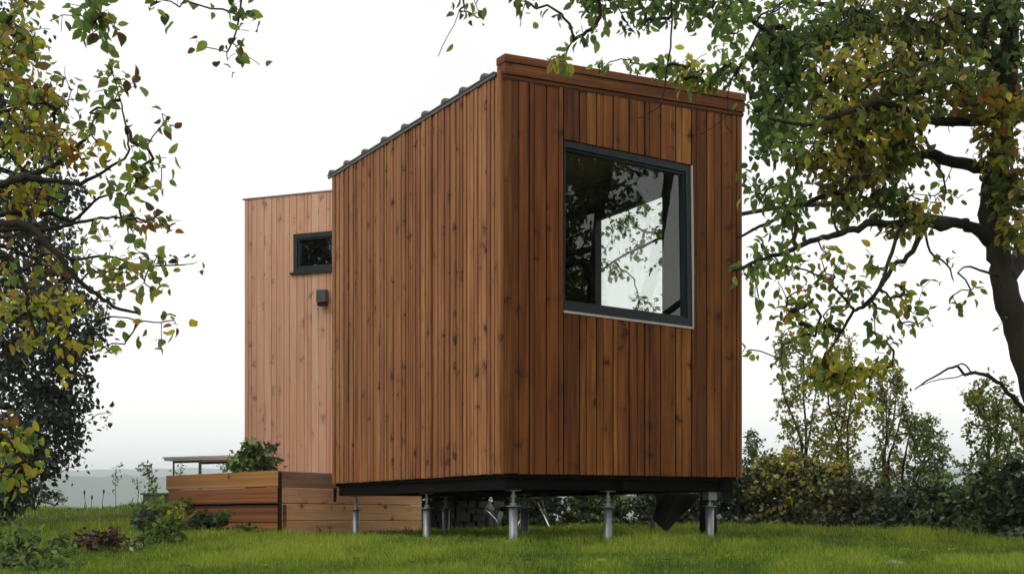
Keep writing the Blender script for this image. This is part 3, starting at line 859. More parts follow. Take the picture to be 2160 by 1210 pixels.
# ---- big tree on the right
def right_tree():
    d = 11.5
    base = P(2310, 1172, d); base[2] = float(gz(base[0], base[1])) - 0.05
    root = thing("autumn_tree", base, "big dark-trunked tree at the right edge, its leafy boughs reaching over the cabin roof", "tree")
    L_ = []
    def lb(pp, r0, r1): L_.append(limb(pp, [r * .88 for r in r0] if hasattr(r0, '__len__') else r0 * .85, r1))
    lb([(2312, 1185, d), (2285, 1080, d), (2245, 960, d), (2204, 850, d), (2155, 715, d), (2128, 640, d), (2112, 570, d), (2100, 510, d), (2092, 450, d), (2100, 380, d), (2112, 300, d), (2122, 200, d), (2130, 80, d), (2140, -80, d), (2150, -260, d)],
       [0.22, 0.195, 0.18, 0.165, 0.135, 0.115, 0.10, 0.11, 0.115, 0.11, 0.10, 0.09, 0.08, 0.07, 0.05], 0)
    lb([(2120, 590, d), (2160, 520, d+.3), (2190, 420, d+.4), (2215, 250, d+.5), (2230, 60, d+.6), (2260, -200, d+.8)], 0.10, 0.05)
    lb([(2098, 520, d), (2065, 487, d-.1), (2025, 472, d-.2), (1985, 474, d-.3), (1930, 468, d-.4), (1880, 474, d-.5), (1840, 468, d-.6), (1800, 484, d-.7), (1755, 497, d-.8), (1710, 508, d-.9), (1650, 532, d-1), (1600, 550, d-1.1), (1545, 572, d-1.1)], 0.055, 0.010)
    lb([(2100, 355, d), (2060, 352, d), (2000, 338, d+.1), (1960, 326, d+.1), (1920, 338, d), (1880, 365, d-.1), (1830, 380, d-.2), (1780, 405, d-.3), (1740, 415, d-.4), (1680, 440, d-.5), (1620, 470, d-.6), (1555, 502, d-.6)], 0.062, 0.009)
    lb([(2118, 250, d), (2050, 256, d-.3), (1960, 252, d-.5), (1900, 230, d-.6), (1850, 216, d-.8), (1780, 238, d-1), (1700, 262, d-1.1), (1620, 250, d-1.1)], 0.05, 0.010)
    lb([(1955, 470, d-.35), (1925, 530, d-.5), (1885, 560, d-.5), (1862, 600, d-.5), (1828, 643, d-.6), (1800, 657, d-.6), (1775, 700, d-.6), (1745, 748, d-.6)], 0.027, 0.008)
    lb([(1905, 470, d-.4), (1885, 520, d-.6), (1870, 570, d-.7), (1850, 615, d-.8), (1815, 650, d-.7)], 0.020, 0.010)
    lb([(1800, 652, d-.6), (1765, 612, d-.6), (1715, 575, d-.6), (1660, 562, d-.6)], 0.014, 0.005)
    lb([(1950, 478, d-.3), (1962, 530, d-.2), (1998, 558, d-.2), (2010, 592, d-.1)], 0.012, 0.005)
    lb([(2118, 585, d), (2075, 572, d-.2), (2040, 562, d-.3), (2020, 575, d-.4)], 0.014, 0.004)
    lb([(1770, 495, d-.8), (1755, 455, d-.8), (1757, 420, d-.8)], 0.012, 0.006)
    # bare arching bough
    lb([(2185, 890, d), (2152, 856, d-.1), (2120, 820, d-.2), (2085, 793, d-.25), (2048, 785, d-.3), (2036, 792, d-.3), (2018, 772, d-.3), (1982, 788, d-.35), (1950, 806, d-.4), (1928, 822, d-.4)], 0.024, 0.004)
    lb([(2048, 785, d-.3), (2034, 767, d-.32), (2018, 771, d-.34)], 0.008, 0.005)
    lb([(2030, 790, d-.3), (2008, 797, d-.3), (1975, 801, d-.3), (1945, 812, d-.3)], 0.006, 0.003)
    # upper boughs over the frame
    lb([(2132, 60, d), (2060, -30, d-.3), (1940, -90, d-.6), (1800, -130, d-.8), (1640, -150, d-.9), (1480, -140, d-1), (1320, -110, d-1), (1180, -80, d-1), (1060, -60, d-1), (940, -30, d-1.1)], 0.06, 0.012)
    lb([(2125, 150, d), (2020, 90, d+.3), (1900, 60, d+.5), (1780, 20, d+.6), (1680, 0, d+.6), (1600, -20, d+.6)], 0.05, 0.012)
    lb([(1660, -10, d+.6), (1605, 60, d+.4), (1575, 120, d+.2), (1540, 170, d+.2)], 0.016, 0.006)
    lb([(1412, -130, d-1), (1416, 0, d-.8), (1417, 60, d-.8), (1408, 140, d-.8), (1402, 185, d-.8), (1392, 222, d-.8), (1370, 238, d-.8), (1345, 250, d-.8)], 0.009, 0.0035)
    lb([(1392, 222, d-.8), (1395, 250, d-.8), (1392, 268, d-.8)], 0.004, 0.003)
    lb([(1556, 140, d+.2), (1536, 190, d), (1534, 235, d), (1512, 262, d), (1478, 284, d)], 0.007, 0.003)
    lb([(1534, 235, d), (1530, 262, d), (1545, 282, d)], 0.004, 0.003)
    lb([(1250, -95, d-1), (1300, 10, d-.9), (1330, 60, d-.9)], 0.008, 0.003)
    # bough behind the cabin, seen through both of its windows
    q = [np.array(v) for v in ((4.33, 11.6, 2.35), (3.95, 13.0, 2.9), (3.3, 15.0, 3.5), (2.5, 17.2, 3.8), (1.7, 18.6, 3.75), (1.1, 19.3, 3.5))]
    lb(q, 0.05, 0.010)
    # limbs beyond the frame, seen only in the window
    lb([(2150, 420, d), (2260, 360, d-1), (2420, 300, d-2), (2600, 260, d-3)], 0.06, 0.015)
    lb([(2135, 120, d), (2260, 60, d-1.2), (2420, 0, d-2.4), (2560, -40, d-3.2)], 0.06, 0.015)
    g, dg, ol, ye, orr = 'green', 'dgreen', 'olive', 'yellow', 'orange'
    bl = [
        B(1650, 200, d, 78, 115, .7, 85, 13, [dg, g]), B(1622, 280, d-.3, 45, 70, .5, 30, 12, [dg, g]), B(1690, 70, d, 110, 100, .8, 75, 12, [dg, g]),
        B(1830, 50, d, 120, 90, .9, 90, 12, [g, ol, dg]), B(1960, 70, d, 120, 100, .9, 95, 12, [dg, ol]), B(2080, 80, d, 90, 120, .9, 85, 13, [g, dg]),
        B(1780, 170, d-.5, 90, 70, .6, 60, 12, [ol, ye]), B(1900, 180, d-.5, 100, 70, .6, 70, 12, [ol, ol, dg]), B(2020, 190, d-.4, 80, 60, .6, 50, 12, [g, ol]),
        B(2110, 240, d-.5, 55, 60, .4, 42, 11, [orr, ol, ye]), B(2060, 215, d-.6, 50, 25, .3, 14, 8, [orr]), B(1760, 260, d-.6, 80, 50, .5, 48, 12, [ol, ye]),
        B(1880, 270, d-.5, 100, 50, .5, 60, 12, [ol, ye, dg]), B(1690, 300, d-.8, 70, 40, .4, 22, 10, [g]), B(1810, 330, d-.5, 90, 35, .5, 42, 11, [ol, ye]),
        B(1900, 330, d-.3, 60, 40, .4, 26, 10, [ol, g]), B(1730, 345, d-.7, 60, 30, .4, 22, 10, [ye, ol]), B(1800, 385, d-.5, 80, 30, .4, 34, 10, [ol]),
        B(1680, 385, d-.8, 60, 25, .4, 10, 8, [g]), B(1620, 415, d-.9, 50, 25, .4, 11, 9, [g]), B(1670, 440, d-.8, 50, 20, .4, 12, 9, [g, dg]),
        B(1800, 430, d-.5, 70, 25, .4, 22, 10, [ol, g]), B(1880, 420, d-.4, 50, 40, .4, 24, 10, [dg, g]), B(1940, 440, d-.4, 50, 30, .4, 16, 9, [ol, ye]),
        B(1905, 480, d-.4, 60, 25, .3, 18, 9, [ol, g]), B(2125, 400, d-.3, 45, 90, .3, 52, 11, [ol, dg]), B(2135, 480, d-.3, 30, 50, .25, 18, 10, [ol, ye]), B(2095, 330, d-.3, 40, 30, .3, 14, 10, [g, ye]),
        B(2105, 185, d+.4, 60, 70, .4, 34, 12, [dg]), B(1590, 350, d-.6, 25, 60, .4, 10, 8, [dg]),
        B(1640, 540, d-.9, 80, 40, .4, 26, 7, [g]), B(1585, 570, d-1, 30, 70, .3, 16, 6, [g]), B(1740, 545, d-.8, 60, 30, .4, 12, 6, [g, ye]), B(1650, 470, d-.8, 70, 22, .4, 14, 8, [g]),
        B(1690, 590, d-.6, 70, 40, .4, 18, 7, [g, ye]), B(1680, 665, d-.6, 60, 45, .4, 22, 7, [g, ye]), B(1770, 610, d-.7, 60, 50, .4, 22, 8, [g, ol]), B(1730, 700, d-.6, 60, 40, .4, 26, 8, [g, ye]),
        B(1840, 560, d-.6, 60, 40, .4, 12, 6, [ye, g]), B(1890, 660, d-.5, 70, 50, .4, 20, 6, [g, ol]), B(1930, 620, d-.4, 40, 50, .3, 12, 6, [g, ye]), B(1870, 720, d-.5, 50, 40, .3, 10, 6, [g]),
        B(1760, 785, d-.6, 65, 40, .3, 24, 9, [ye, g]), B(1810, 800, d-.6, 40, 30, .3, 10, 9, [ye]), B(1865, 780, d-.5, 35, 25, .3, 8, 8, [ye]), B(1840, 835, d-.5, 40, 20, .3, 7, 8, [ye]),
        B(1595, 650, d-1, 25, 50, .2, 6, 5, [g]), B(1590, 745, d-1, 20, 14, .15, 3, 5, [ol, ye]), B(1640, 760, d-.8, 30, 50, .3, 7, 5, [g]),
        B(2030, 610, d-.3, 40, 40, .3, 5, 4, [ol]), B(2030, 650, d-.3, 15, 12, .1, 2, 6, [g]), B(2000, 540, d-.2, 40, 20, .2, 6, 4, [ol, ye]), B(1980, 410, d, 60, 30, .3, 10, 4, [g]),
        B(1985, 370, d, 40, 30, .3, 6, 4, [g]), B(2100, 695, d-.15, 6, 6, .05, 1, 3, [g]),
        # hanging sprays along the top
        B(1280, -10, d-1, 90, 40, .5, 30, 9, [dg, g]), B(1380, 5, d-.9, 70, 40, .5, 26, 9, [dg, g]), B(1480, 10, d-.7, 70, 45, .5, 30, 10, [g, dg]), B(1560, 40, d-.2, 55, 55, .5, 24, 10, [g]),
        B(1130, 15, d-1, 50, 35, .4, 9, 6, [dg]), B(1105, 50, d-1, 12, 22, .1, 2, 4, [dg, g]), B(985, 5, d-1.1, 35, 15, .3, 6, 7, [g, dg]), B(1010, 35, d-1.1, 12, 8, .1, 2, 3, [dg]),
        B(1250, 55, d-1, 30, 35, .2, 9, 5, [g, dg]), B(1205, 95, d-1, 12, 20, .1, 3, 4, [g, dg]), B(1325, 70, d-.9, 25, 25, .2, 5, 4, [dg]), B(1180, 40, d-1, 14, 14, .1, 2, 4, [dg]),
        B(920, 115, d-1.1, 14, 6, .1, 1, 4, [ye, g]), B(1410, 40, d-.8, 10, 30, .1, 3, 4, [dg]),
        B(1172, 140, d-.9, 12, 24, .08, 3, 12, [g, ye]), B(1185, 130, d-.9, 14, 12, .08, 3, 10, [g]), B(1260, 140, d+.6, 40, 8, .2, 3, 8, [g]), B(1480, 170, d+.9, 60, 12, .2, 12, 10, [g, ye]), B(1390, 150, d+.9, 40, 10, .2, 8, 10, [g]), B(1340, 135, d+.9, 36, 14, .3, 8, 7, [g]), B(1440, 150, d+1.0, 55, 16, .3, 14, 9, [g, ye]), B(1520, 155, d+.8, 45, 26, .3, 16, 9, [g, dg]),
        B(1500, 110, d+.6, 40, 14, .3, 6, 6, [g]), B(1620, 110, d+.2, 40, 60, .4, 20, 10, [g]),
        # beyond the frame on the right (these show in the panes)
        B(1350, 470, 18.6, 130, 50, .5, 34, 13, [dg, g]), B(1320, 560, 18.8, 90, 50, .5, 18, 11, [dg, g]), B(1420, 520, 18.3, 70, 60, .4, 16, 11, [dg]), B(1370, 640, 18.8, 60, 30, .4, 7, 9, [g]),
        B(2300, 200, d-.8, 140, 200, 1.0, 90, 12, [dg, ol]), B(2450, 250, d-2, 180, 180, 1.0, 110, 12, [dg, g]), B(2600, 150, d-3, 200, 200, 1.0, 110, 12, [dg, ol]),
        B(2450, -50, d-2.4, 220, 160, 1.2, 120, 12, [dg, g]), B(2250, -80, d-.5, 160, 140, 1.0, 70, 12, [g, dg]), B(1950, -120, d-.6, 200, 70, .8, 60, 11, [g, dg]), B(2550, 480, d-2.6, 160, 120, .8, 60, 11, [dg, ol]),
    ]
    grow(root, base, L_, bl, 11, ('oval', 0.075), hang=1.1, sides=10, nmul=1.4, kmul=0.47, thin=0.60)
right_tree()

# ---- autumn tree on the left edge
def left_tree():
    d = 7.2
    base = P(-290, 1200, d); base[2] = float(gz(base[0], base[1])) - 0.05
    root = thing("autumn_tree", base, "yellowing broadleaf tree at the left edge, thin twigs of large leaves against the white sky", "tree")
    L_ = []
    def lb(pp, r0, r1): L_.append(limb(pp, r0, r1))
    lb([(-290, 1215, d), (-270, 1000, d), (-250, 800, d), (-225, 600, d), (-200, 400, d), (-180, 200, d), (-160, 0, d), (-140, -220, d)], 0.11, 0.04)
    lb([(-205, 430, d), (-90, 410, d), (0, 394, d), (60, 374, d), (120, 345, d), (162, 310, d), (190, 285, d)], 0.028, 0.006)
    lb([(-210, 470, d), (-100, 420, d-.2), (0, 388, d-.3), (50, 376, d-.3), (105, 378, d-.3), (160, 388, d-.3), (205, 370, d-.3), (262, 335, d-.3)], 0.024, 0.005)
    lb([(-215, 520, d), (-100, 480, d+.1), (0, 452, d+.2), (110, 450, d+.2), (150, 464, d+.2), (200, 425, d+.2), (240, 405, d+.2)], 0.020, 0.004)
    lb([(262, 335, d-.3), (272, 315, d-.3), (266, 270, d-.3), (256, 222, d-.3), (246, 180, d-.3), (232, 140, d-.3)], 0.006, 0.0025)
    lb([(-220, 560, d), (-80, 500, d), (20, 482, d), (100, 484, d), (180, 466, d), (240, 458, d), (300, 470, d)], 0.016, 0.004)
    lb([(-215, 480, d), (-40, 470, d-.2), (60, 478, d-.3), (112, 530, d-.3), (150, 575, d-.3), (192, 612, d-.3), (240, 645, d-.3), (290, 660, d-.3)], 0.022, 0.006)
    lb([(-40, 520, d), (25, 545, d), (50, 600, d), (62, 660, d), (78, 710, d)], 0.016, 0.006)
    lb([(112, 530, d-.3), (160, 545, d-.3), (230, 540, d-.3), (300, 560, d-.3), (390, 558, d-.3)], 0.008, 0.003)
    lb([(160, 690, d), (200, 678, d), (240, 668, d), (300, 676, d-.1), (340, 680, d-.1)], 0.005, 0.003)
    lb([(-180, 180, d), (-80, 120, d), (0, 60, d), (40, 20, d), (80, -40, d)], 0.020, 0.008)
    lb([(-190, 280, d), (-90, 250, d), (-10, 240, d), (40, 225, d), (90, 210, d)], 0.016, 0.006)
    lb([(-160, 0, d), (-40, -60, d-.3), (100, -90, d-.6), (250, -100, d-.8), (400, -95, d-.9), (520, -80, d-1)], 0.030, 0.008)
    lb([(190, -95, d-.7), (205, -30, d-.7), (200, 30, d-.7)], 0.008, 0.004)
    lb([(500, -80, d-1), (510, -20, d-1), (500, 60, d-1), (480, 110, d-1)], 0.006, 0.003)
    lb([(-260, 900, d), (-120, 880, d-.2), (-20, 900, d-.3), (20, 940, d-.3)], 0.014, 0.005)
    g, ol, ye, orr, br = 'green', 'olive', 'yellow', 'orange', 'brown'
    bl = [
        B(20, 40, d, 60, 70, .4, 34, 6, [ye, ol, g]), B(30, 130, d, 60, 60, .4, 40, 7, [ye, ol]), B(70, 190, d, 40, 25, .3, 16, 6, [orr, ye]), B(50, 245, d, 80, 45, .4, 42, 7, [ye, g, ol]),
        B(90, 300, d, 60, 40, .3, 26, 6, [ye, ol]), B(160, 320, d, 40, 30, .3, 16, 6, [ye, orr]), B(20, 330, d, 40, 50, .3, 18, 6, [ye, g]), B(30, 420, d, 60, 30, .3, 22, 6, [ye, ye, orr]), B(80, 415, d, 30, 25, .2, 7, 6, [orr, ye]),
        B(130, 390, d, 50, 30, .3, 10, 5, [ye, g]), B(140, 165, d, 40, 30, .3, 7, 4, [g, ol]), B(110, 230, d, 30, 40, .3, 10, 5, [ye, ol]), B(60, 90, d, 50, 40, .3, 14, 5, [g, ye]),
        B(225, 145, d-.3, 22, 25, .15, 7, 5, [g, ol]), B(255, 180, d-.3, 30, 20, .15, 6, 4, [g, br]), B(222, 215, d-.3, 30, 30, .15, 9, 5, [g]), B(200, 245, d-.3, 25, 20, .15, 5, 4, [g]), B(285, 190, d-.3, 18, 10, .1, 2, 3, [br, g]),
        B(190, 300, d-.3, 30, 40, .2, 10, 5, [ye, g]), B(275, 300, d-.3, 30, 30, .2, 6, 4, [g]), B(345, 260, d-.3, 22, 30, .15, 5, 4, [g, br]), B(325, 335, d-.3, 30, 22, .15, 7, 5, [g]), B(285, 370, d-.3, 35, 22, .15, 8, 5, [g, ye]),
        B(250, 400, d, 35, 30, .2, 9, 4, [g]), B(320, 400, d-.2, 35, 25, .2, 8, 4, [g, ol]), B(250, 440, d, 30, 20, .2, 6, 5, [g, ye]), B(325, 468, d-.2, 28, 22, .15, 11, 6, [br, ol, orr]), B(275, 465, d-.1, 25, 22, .15, 6, 5, [g, ol]),
        B(352, 475, d-.2, 14, 12, .1, 2, 3, [g]), B(380, 462, d-.2, 8, 5, .05, 1, 2, [orr, br]), B(200, 490, d, 30, 20, .2, 6, 4, [ol, g]), B(190, 520, d-.3, 20, 22, .15, 4, 4, [g]), B(280, 515, d-.2, 35, 15, .2, 6, 4, [g]),
        B(260, 560, d-.3, 30, 22, .2, 9, 5, [g, ye]), B(320, 555, d-.3, 45, 16, .2, 10, 5, [g, ol]), B(360, 552, d-.3, 14, 8, .1, 3, 4, [br, ol]), B(410, 555, d-.3, 14, 6, .1, 2, 3, [g]), B(215, 575, d-.3, 35, 20, .2, 10, 5, [g, ol]),
        B(280, 600, d-.3, 40, 22, .2, 9, 5, [g, ol]), B(330, 605, d-.3, 20, 18, .1, 4, 4, [g, ye]), B(230, 610, d-.3, 30, 15, .2, 5, 5, [ye, ol]), B(290, 680, d-.1, 25, 10, .1, 4, 4, [g, ye]), B(350, 680, d-.1, 24, 12, .1, 5, 5, [ol, ye, orr]),
        B(315, 715, d-.1, 25, 12, .1, 2, 3, [g]), B(260, 725, d-.1, 25, 10, .1, 4, 4, [ye, g]), B(215, 735, d, 20, 14, .1, 4, 5, [g, ye]), B(150, 640, d, 50, 20, .3, 12, 6, [ye]), B(90, 640, d, 50, 25, .3, 14, 6, [ye, ol]),
        B(30, 660, d, 50, 35, .3, 14, 6, [ye, ol]), B(60, 720, d, 40, 25, .3, 10, 5, [ye, ol]), B(140, 715, d, 25, 25, .2, 8, 6, [ye]), B(10, 560, d, 40, 50, .3, 12, 5, [g, ol]), B(100, 560, d+.2, 60, 50, .3, 16, 5, [ol, br]),
        B(130, 790, d, 10, 20, .1, 3, 5, [ye]),
        B(15, 930, d-.3, 50, 45, .3, 20, 7, [ye, g]), B(25, 895, d-.3, 16, 12, .1, 5, 5, [orr]), B(60, 925, d-.3, 25, 18, .15, 6, 6, [ye, g]), B(15, 1005, d-.3, 40, 35, .3, 16, 7, [ye, g]), B(70, 985, d-.3, 30, 20, .2, 6, 5, [ye]),
        B(200, 30, d-.7, 28, 32, .2, 16, 9, [g], 1.1), B(205, 85, d-.7, 14, 22, .1, 4, 7, [g], 1.1), B(230, 40, d-.7, 14, 22, .1, 5, 6, [br, ol]), B(140, 5, d-.6, 30, 10, .2, 4, 5, [g]), B(115, 55, d-.4, 18, 10, .1, 2, 3, [g]),
        B(325, 5, d-.9, 22, 12, .1, 4, 5, [g, 'dgreen']), B(390, 15, d-.9, 8, 18, .1, 2, 4, [g], 1.1), B(500, 20, d-1, 35, 22, .15, 7, 5, [g, 'dgreen'], 1.1), B(530, 40, d-1, 12, 20, .1, 2, 4, [g], 1.1), B(430, 90, d-1, 18, 14, .1, 2, 3, [br, g]),
        B(490, 115, d-1, 18, 20, .1, 5, 5, ['dgreen', br]), B(545, 130, d-1, 14, 4, .08, 1, 2, [g]), B(440, 5, d-.9, 10, 8, .1, 1, 3, [g]),
        B(-120, 200, d, 110, 260, .6, 80, 7, [ye, ol, g]), B(-110, 650, d, 100, 200, .5, 50, 7, [ye, ol]), B(-60, 980, d-.2, 60, 90, .4, 24, 7, [ye, g]),
    ]
    grow(root, base, L_, bl, 23, ('oval', 0.057), hang=0.35, sides=8, twig_r=0.0012, droop=0.15, max_r=0.012, nmul=1.0, kmul=0.5)
left_tree()

# ---- dark evergreen behind it
def evergreen():
    d = 17.5
    base = P(-130, 1055, d); base[2] = float(gz(base[0], base[1])) - 0.05
    root = thing("evergreen_tree", base, "dense dark evergreen with drooping sprays behind the yellowing tree", "tree")
    L_ = [limb([(-130, 1060, d), (-130, 800, d), (-125, 500, d), (-120, 200, d), (-115, -100, d)], 0.22, 0.06)]
    edge = {-60: 60, 60: 90, 200: 105, 300: 135, 400: 175, 480: 150, 560: 170, 640: 200, 700: 215, 760: 180, 830: 190, 900: 185, 960: 160, 1010: 95, 1050: 60}
    bl = []
    ys = sorted(edge)
    for i, y in enumerate(ys):
        x1 = edge[y]
        for (x, n) in ((x1 - 25, 14), (x1 - 70, 30), (x1 - 130, 34), (x1 - 210, 30), (x1 - 320, 22)):
            pal = ['conifer', 'conifer', 'brown'] if 430 < y < 680 and x < 140 and x > -30 else ['conifer']
            if y < 300: n = int(n * 0.55)
            bl.append(B(x, y, d + (0.3 if n < 20 else rng.uniform(-.9, .5)), 34 if n < 20 else 48, 44, .7, n, 15, pal))
        L_.append(limb([(-125, y - 60, d), (x1 * 0.3 - 60, y - 45, d - .3), (x1 - 60, y, d - .3)], 0.05, 0.012))
    bl.append(B(225, 872, d, 14, 8, .1, 2, 14, ['conifer'])); bl.append(B(205, 690, d, 20, 30, .2, 6, 16, ['conifer'])); bl.append(B(110, 215, d, 26, 24, .2, 6, 14, ['conifer']))
    grow(root, base, L_, bl, 31, ('small', 0.085), lm='leafd', hang=0.9, droop=0.5, twig_r=0.0028, spread=1.9, kmul=0.8)
evergreen()

# ---- pale dry brush left of the hills
def shrub(name, label, cat, px, py, d, blobs, seed, leaf=('small', 0.07), lm='leafd', group=None, stems=5, hgt=0.5, tr=0.0025, hang=0.1, droop=0.1, leafname="foliage", spr=0.3):
    base = P(px, py, d); base[2] = float(gz(base[0], base[1])) - 0.03
    root = thing(name, base, label, cat, group)
    rg = np.random.default_rng(seed + 500)
    L_ = []
    for k in range(stems):
        a = rg.uniform(0, 6.28); q = rg.uniform(0.1, 1) * spr
        e = base + np.array([math.cos(a) * q, math.sin(a) * q, hgt * rg.uniform(0.7, 1.0)])
        mid = base + (e - base) * 0.5 + np.array([rg.normal(0, .06), rg.normal(0, .06), 0.06])
        L_.append(limb([base + (rg.normal(0, .06), rg.normal(0, .06), -0.05), mid, e], 0.018 * hgt + 0.004, 0.004))
    grow(root, base, L_, blobs, seed, leaf, lm, 'twig', 'twig', droop, tr, hang=hang, sides=6, leafname=leafname, max_r=0.012)
    return root

shrub("dry_brush", "patch of pale greyish dry brush beneath the dark evergreen", "brush", 75, 1072, 21.5,
      [B(60, 1045, 21.5, 50, 22, .5, 40, 9, ['grey', 'brown']), B(110, 1050, 21.5, 35, 18, .4, 22, 9, ['grey'])], 77, ('small', 0.05), stems=8, hgt=0.3, spr=0.5)

# ---- hedge plants along the far edge of the lawn
HB = [  # px, top row, base row, depth, half width px, palette, what
    (960, 1030, 1108, 22.5, 75, ['hedge'], "dark evergreen bush in the shade behind the cabin, leftmost of the hedge under it"),
    (1110, 1022, 1108, 22.5, 85, ['hedge'], "dark evergreen bush behind the folding chair under the cabin"),
    (1260, 1020, 1110, 22.5, 85, ['hedge', 'dgreen'], "dark green bush seen between the front foundation posts"),
    (1410, 1010, 1112, 22, 85, ['hedge'], "dark evergreen bush behind the hanging black tarp"),
    (1545, 965, 1114, 21, 75, ['hedge'], "dense dark bush right against the cabin's right corner"),
    (1640, 945, 1116, 20.5, 80, ['hedge', 'olive'], "tall dark bush with an olive yellow top, right of the cabin"),
    (1740, 965, 1119, 20, 75, ['hedge', 'hedge', 'olive'], "olive green rounded bush at the foot of the thin saplings"),
    (1830, 1010, 1122, 19, 70, ['hedge', 'hedge', 'brown'], "low dark bush in the middle of the right-hand hedge"),
    (1920, 1020, 1126, 17.8, 75, ['hedge'], "low dark bush below the grey-leaved sapling"),
    (2010, 1010, 1132, 16.5, 70, ['hedge', 'dgreen'], "dark bush left of the tall leafy sapling by the trunk"),
    (2095, 975, 1140, 15.2, 75, ['hedge', 'dgreen'], "dark bush at the foot of the tall leafy sapling by the trunk"),
    (2190, 950, 1148, 14.2, 80, ['hedge'], "dark bush cut by the right edge of the photo"),
    (2330, 930, 1155, 13.4, 90, ['hedge'], "dark bush standing beside the foot of the big trunk"),
]
for i, (px, yt, yb, d, hw, pal, lab) in enumerate(HB):
    h = yb - yt
    bl = [B(px, yb - h * 0.35, d, hw, h * 0.45, .8, 110, 17, pal), B(px - hw * .35, yb - h * 0.62, d, hw * .5, h * 0.36, .6, 46, 15, pal),
          B(px + hw * .4, yb - h * 0.55, d, hw * .5, h * 0.33, .6, 46, 15, pal), B(px, yb - 10, d - .4, hw * 1.05, 16, .6, 50, 15, ['hedge', 'grey'])]
    if 'olive' in pal: bl.append(B(px + 20, yt + 30, d, hw * .6, 26, .4, 24, 12, ['olive', 'yellow']))
    shrub("hedge_bush", lab, "bush", px, yb, d, bl, 100 + i, ('oval' if d < 15 else 'small', 0.085), 'leafd', "bushes along the far edge of the lawn", stems=7, hgt=h * d / F * 0.7, spr=0.5)

# ---- thin saplings
def sapling(px, yb, yt, d, hw, pal, lab, seed, n, k, size, stems):
    base = P(px, yb, d); base[2] = float(gz(base[0], base[1])) - 0.05
    root = thing("sapling", base, lab, "young tree", "thin young trees above the hedge")
    rg = np.random.default_rng(seed)
    L_ = []
    for (x0, x1, y1) in stems:
        L_.append(limb([(x0, yb + 5, d), (x0 + rg.normal(0, 6), yb * .65 + y1 * .35, d + rg.normal(0, .15)), ((x0 + x1) / 2 + rg.normal(0, 6), yb * .35 + y1 * .65, d + rg.normal(0, .2)), (x1, y1, d)], 0.028, 0.004))
    H = yb - yt
    bl = []
    for q in range(7):
        f = (q + 0.5) / 7
        ww = hw * (0.55 + 0.45 * math.sin(math.pi * min(1, (1 - f) * 0.9 + 0.15)))
        bl.append(B(px + rg.normal(0, hw * .15), yt + H * f, d, ww, H / 8, .6, max(3, int(n * (0.6 + 0.7 * f) / 7)), k, pal))
    for (x0, x1, y1) in stems: bl.append(B(x1, y1 + 40, d, 12, 40, .15, 7, k, pal))
    grow(root, base, L_, bl, seed, ('small', size * 0.88), 'leaf', 'twig', 'twig', -0.25, 0.0020, hang=0.1, sides=6, max_r=0.010, nmul=3.6, kmul=0.8)
sapling(1685, 1060, 690, 21, 60, ['green', 'olive'], "thin sapling with sparse green leaves, nearest the cabin", 201, 105, 9, 0.075, [(1680, 1650, 700), (1690, 1700, 680), (1700, 1730, 760)])
sapling(1770, 1060, 720, 20.5, 62, ['olive', 'yellow', 'green'], "sapling with yellowish olive leaves behind the hanging yellow spray", 202, 130, 9, 0.075, [(1765, 1745, 740), (1775, 1790, 720), (1780, 1815, 780)])
sapling(1870, 1060, 760, 20, 50, ['olive', 'green', 'grey'], "slender upright sapling with a pointed top, mid right", 203, 90, 9, 0.07, [(1868, 1895, 770), (1872, 1860, 800), (1878, 1910, 840)])
sapling(1950, 1075, 880, 19.5, 58, ['grey', 'green'], "fine-leaved greyish sapling leaning right over the hedge", 204, 120, 9, 0.062, [(1925, 1960, 885), (1935, 1985, 920), (1915, 1925, 880)])
sapling(2095, 1090, 800, 15.5, 66, ['dgreen', 'green', 'olive'], "tall dark-leaved sapling beneath the bare arching bough", 205, 120, 9, 0.062, [(2085, 2060, 800), (2100, 2100, 840), (2110, 2145, 860)])
sapling(1590, 1060, 900, 21.5, 26, ['dgreen'], "small dark sapling tight against the cabin's right side", 206, 40, 9, 0.065, [(1590, 1585, 900), (1595, 1612, 950)])
sapling(2180, 1090, 880, 14.8, 50, ['dgreen', 'olive'], "leafy sapling right of the bare bough, cut by the photo's edge", 207, 70, 9, 0.062, [(2170, 2165, 880), (2185, 2200, 900)])

# ---- plants round the deck
pot = thing("potted_plant", P(540, 1000, 17.3) * (1, 1, 0) + (0, 0, 0.50), "bushy dark-leaved potted plant on the corner of the deck", "plant")
pb_ = np.array(pot.location)
mb = MB(); mb.tube([(0, 0, 0.0), (0, 0, 0.02), (0, 0, 0.20), (0, 0, 0.23)], [0.10, 0.105, 0.14, 0.15], 18); mb.build("pot", M['terra'], pot, True)
grow(pot, pb_, [limb([pb_ + (0, 0, .18), pb_ + (q * .5, .0, .32), pb_ + (q, w_, h)], 0.007, 0.003) for q, w_, h in ((-.2, .05, .45), (.0, -.05, .55), (.18, .0, .5), (.24, .03, .6), (-.1, -.08, .4))],
     [B(538, 960, 17.3, 42, 22, .2, 42, 9, ['dgreen', 'red']), B(505, 978, 17.2, 22, 12, .15, 14, 8, ['green', 'dgreen']), B(530, 945, 17.3, 22, 10, .12, 12, 8, ['green', 'dgreen']), B(575, 948, 17.3, 12, 10, .08, 6, 7, ['dgreen', 'red']), B(560, 975, 17.2, 25, 14, .15, 16, 8, ['dgreen', 'red']), B(520, 985, 17.1, 40, 8, .1, 18, 8, ['dgreen'])],
     41, ('oval', 0.075), 'leafd', 'twig', 'twig', 0.1, 0.0016, hang=0.3, max_r=0.006)

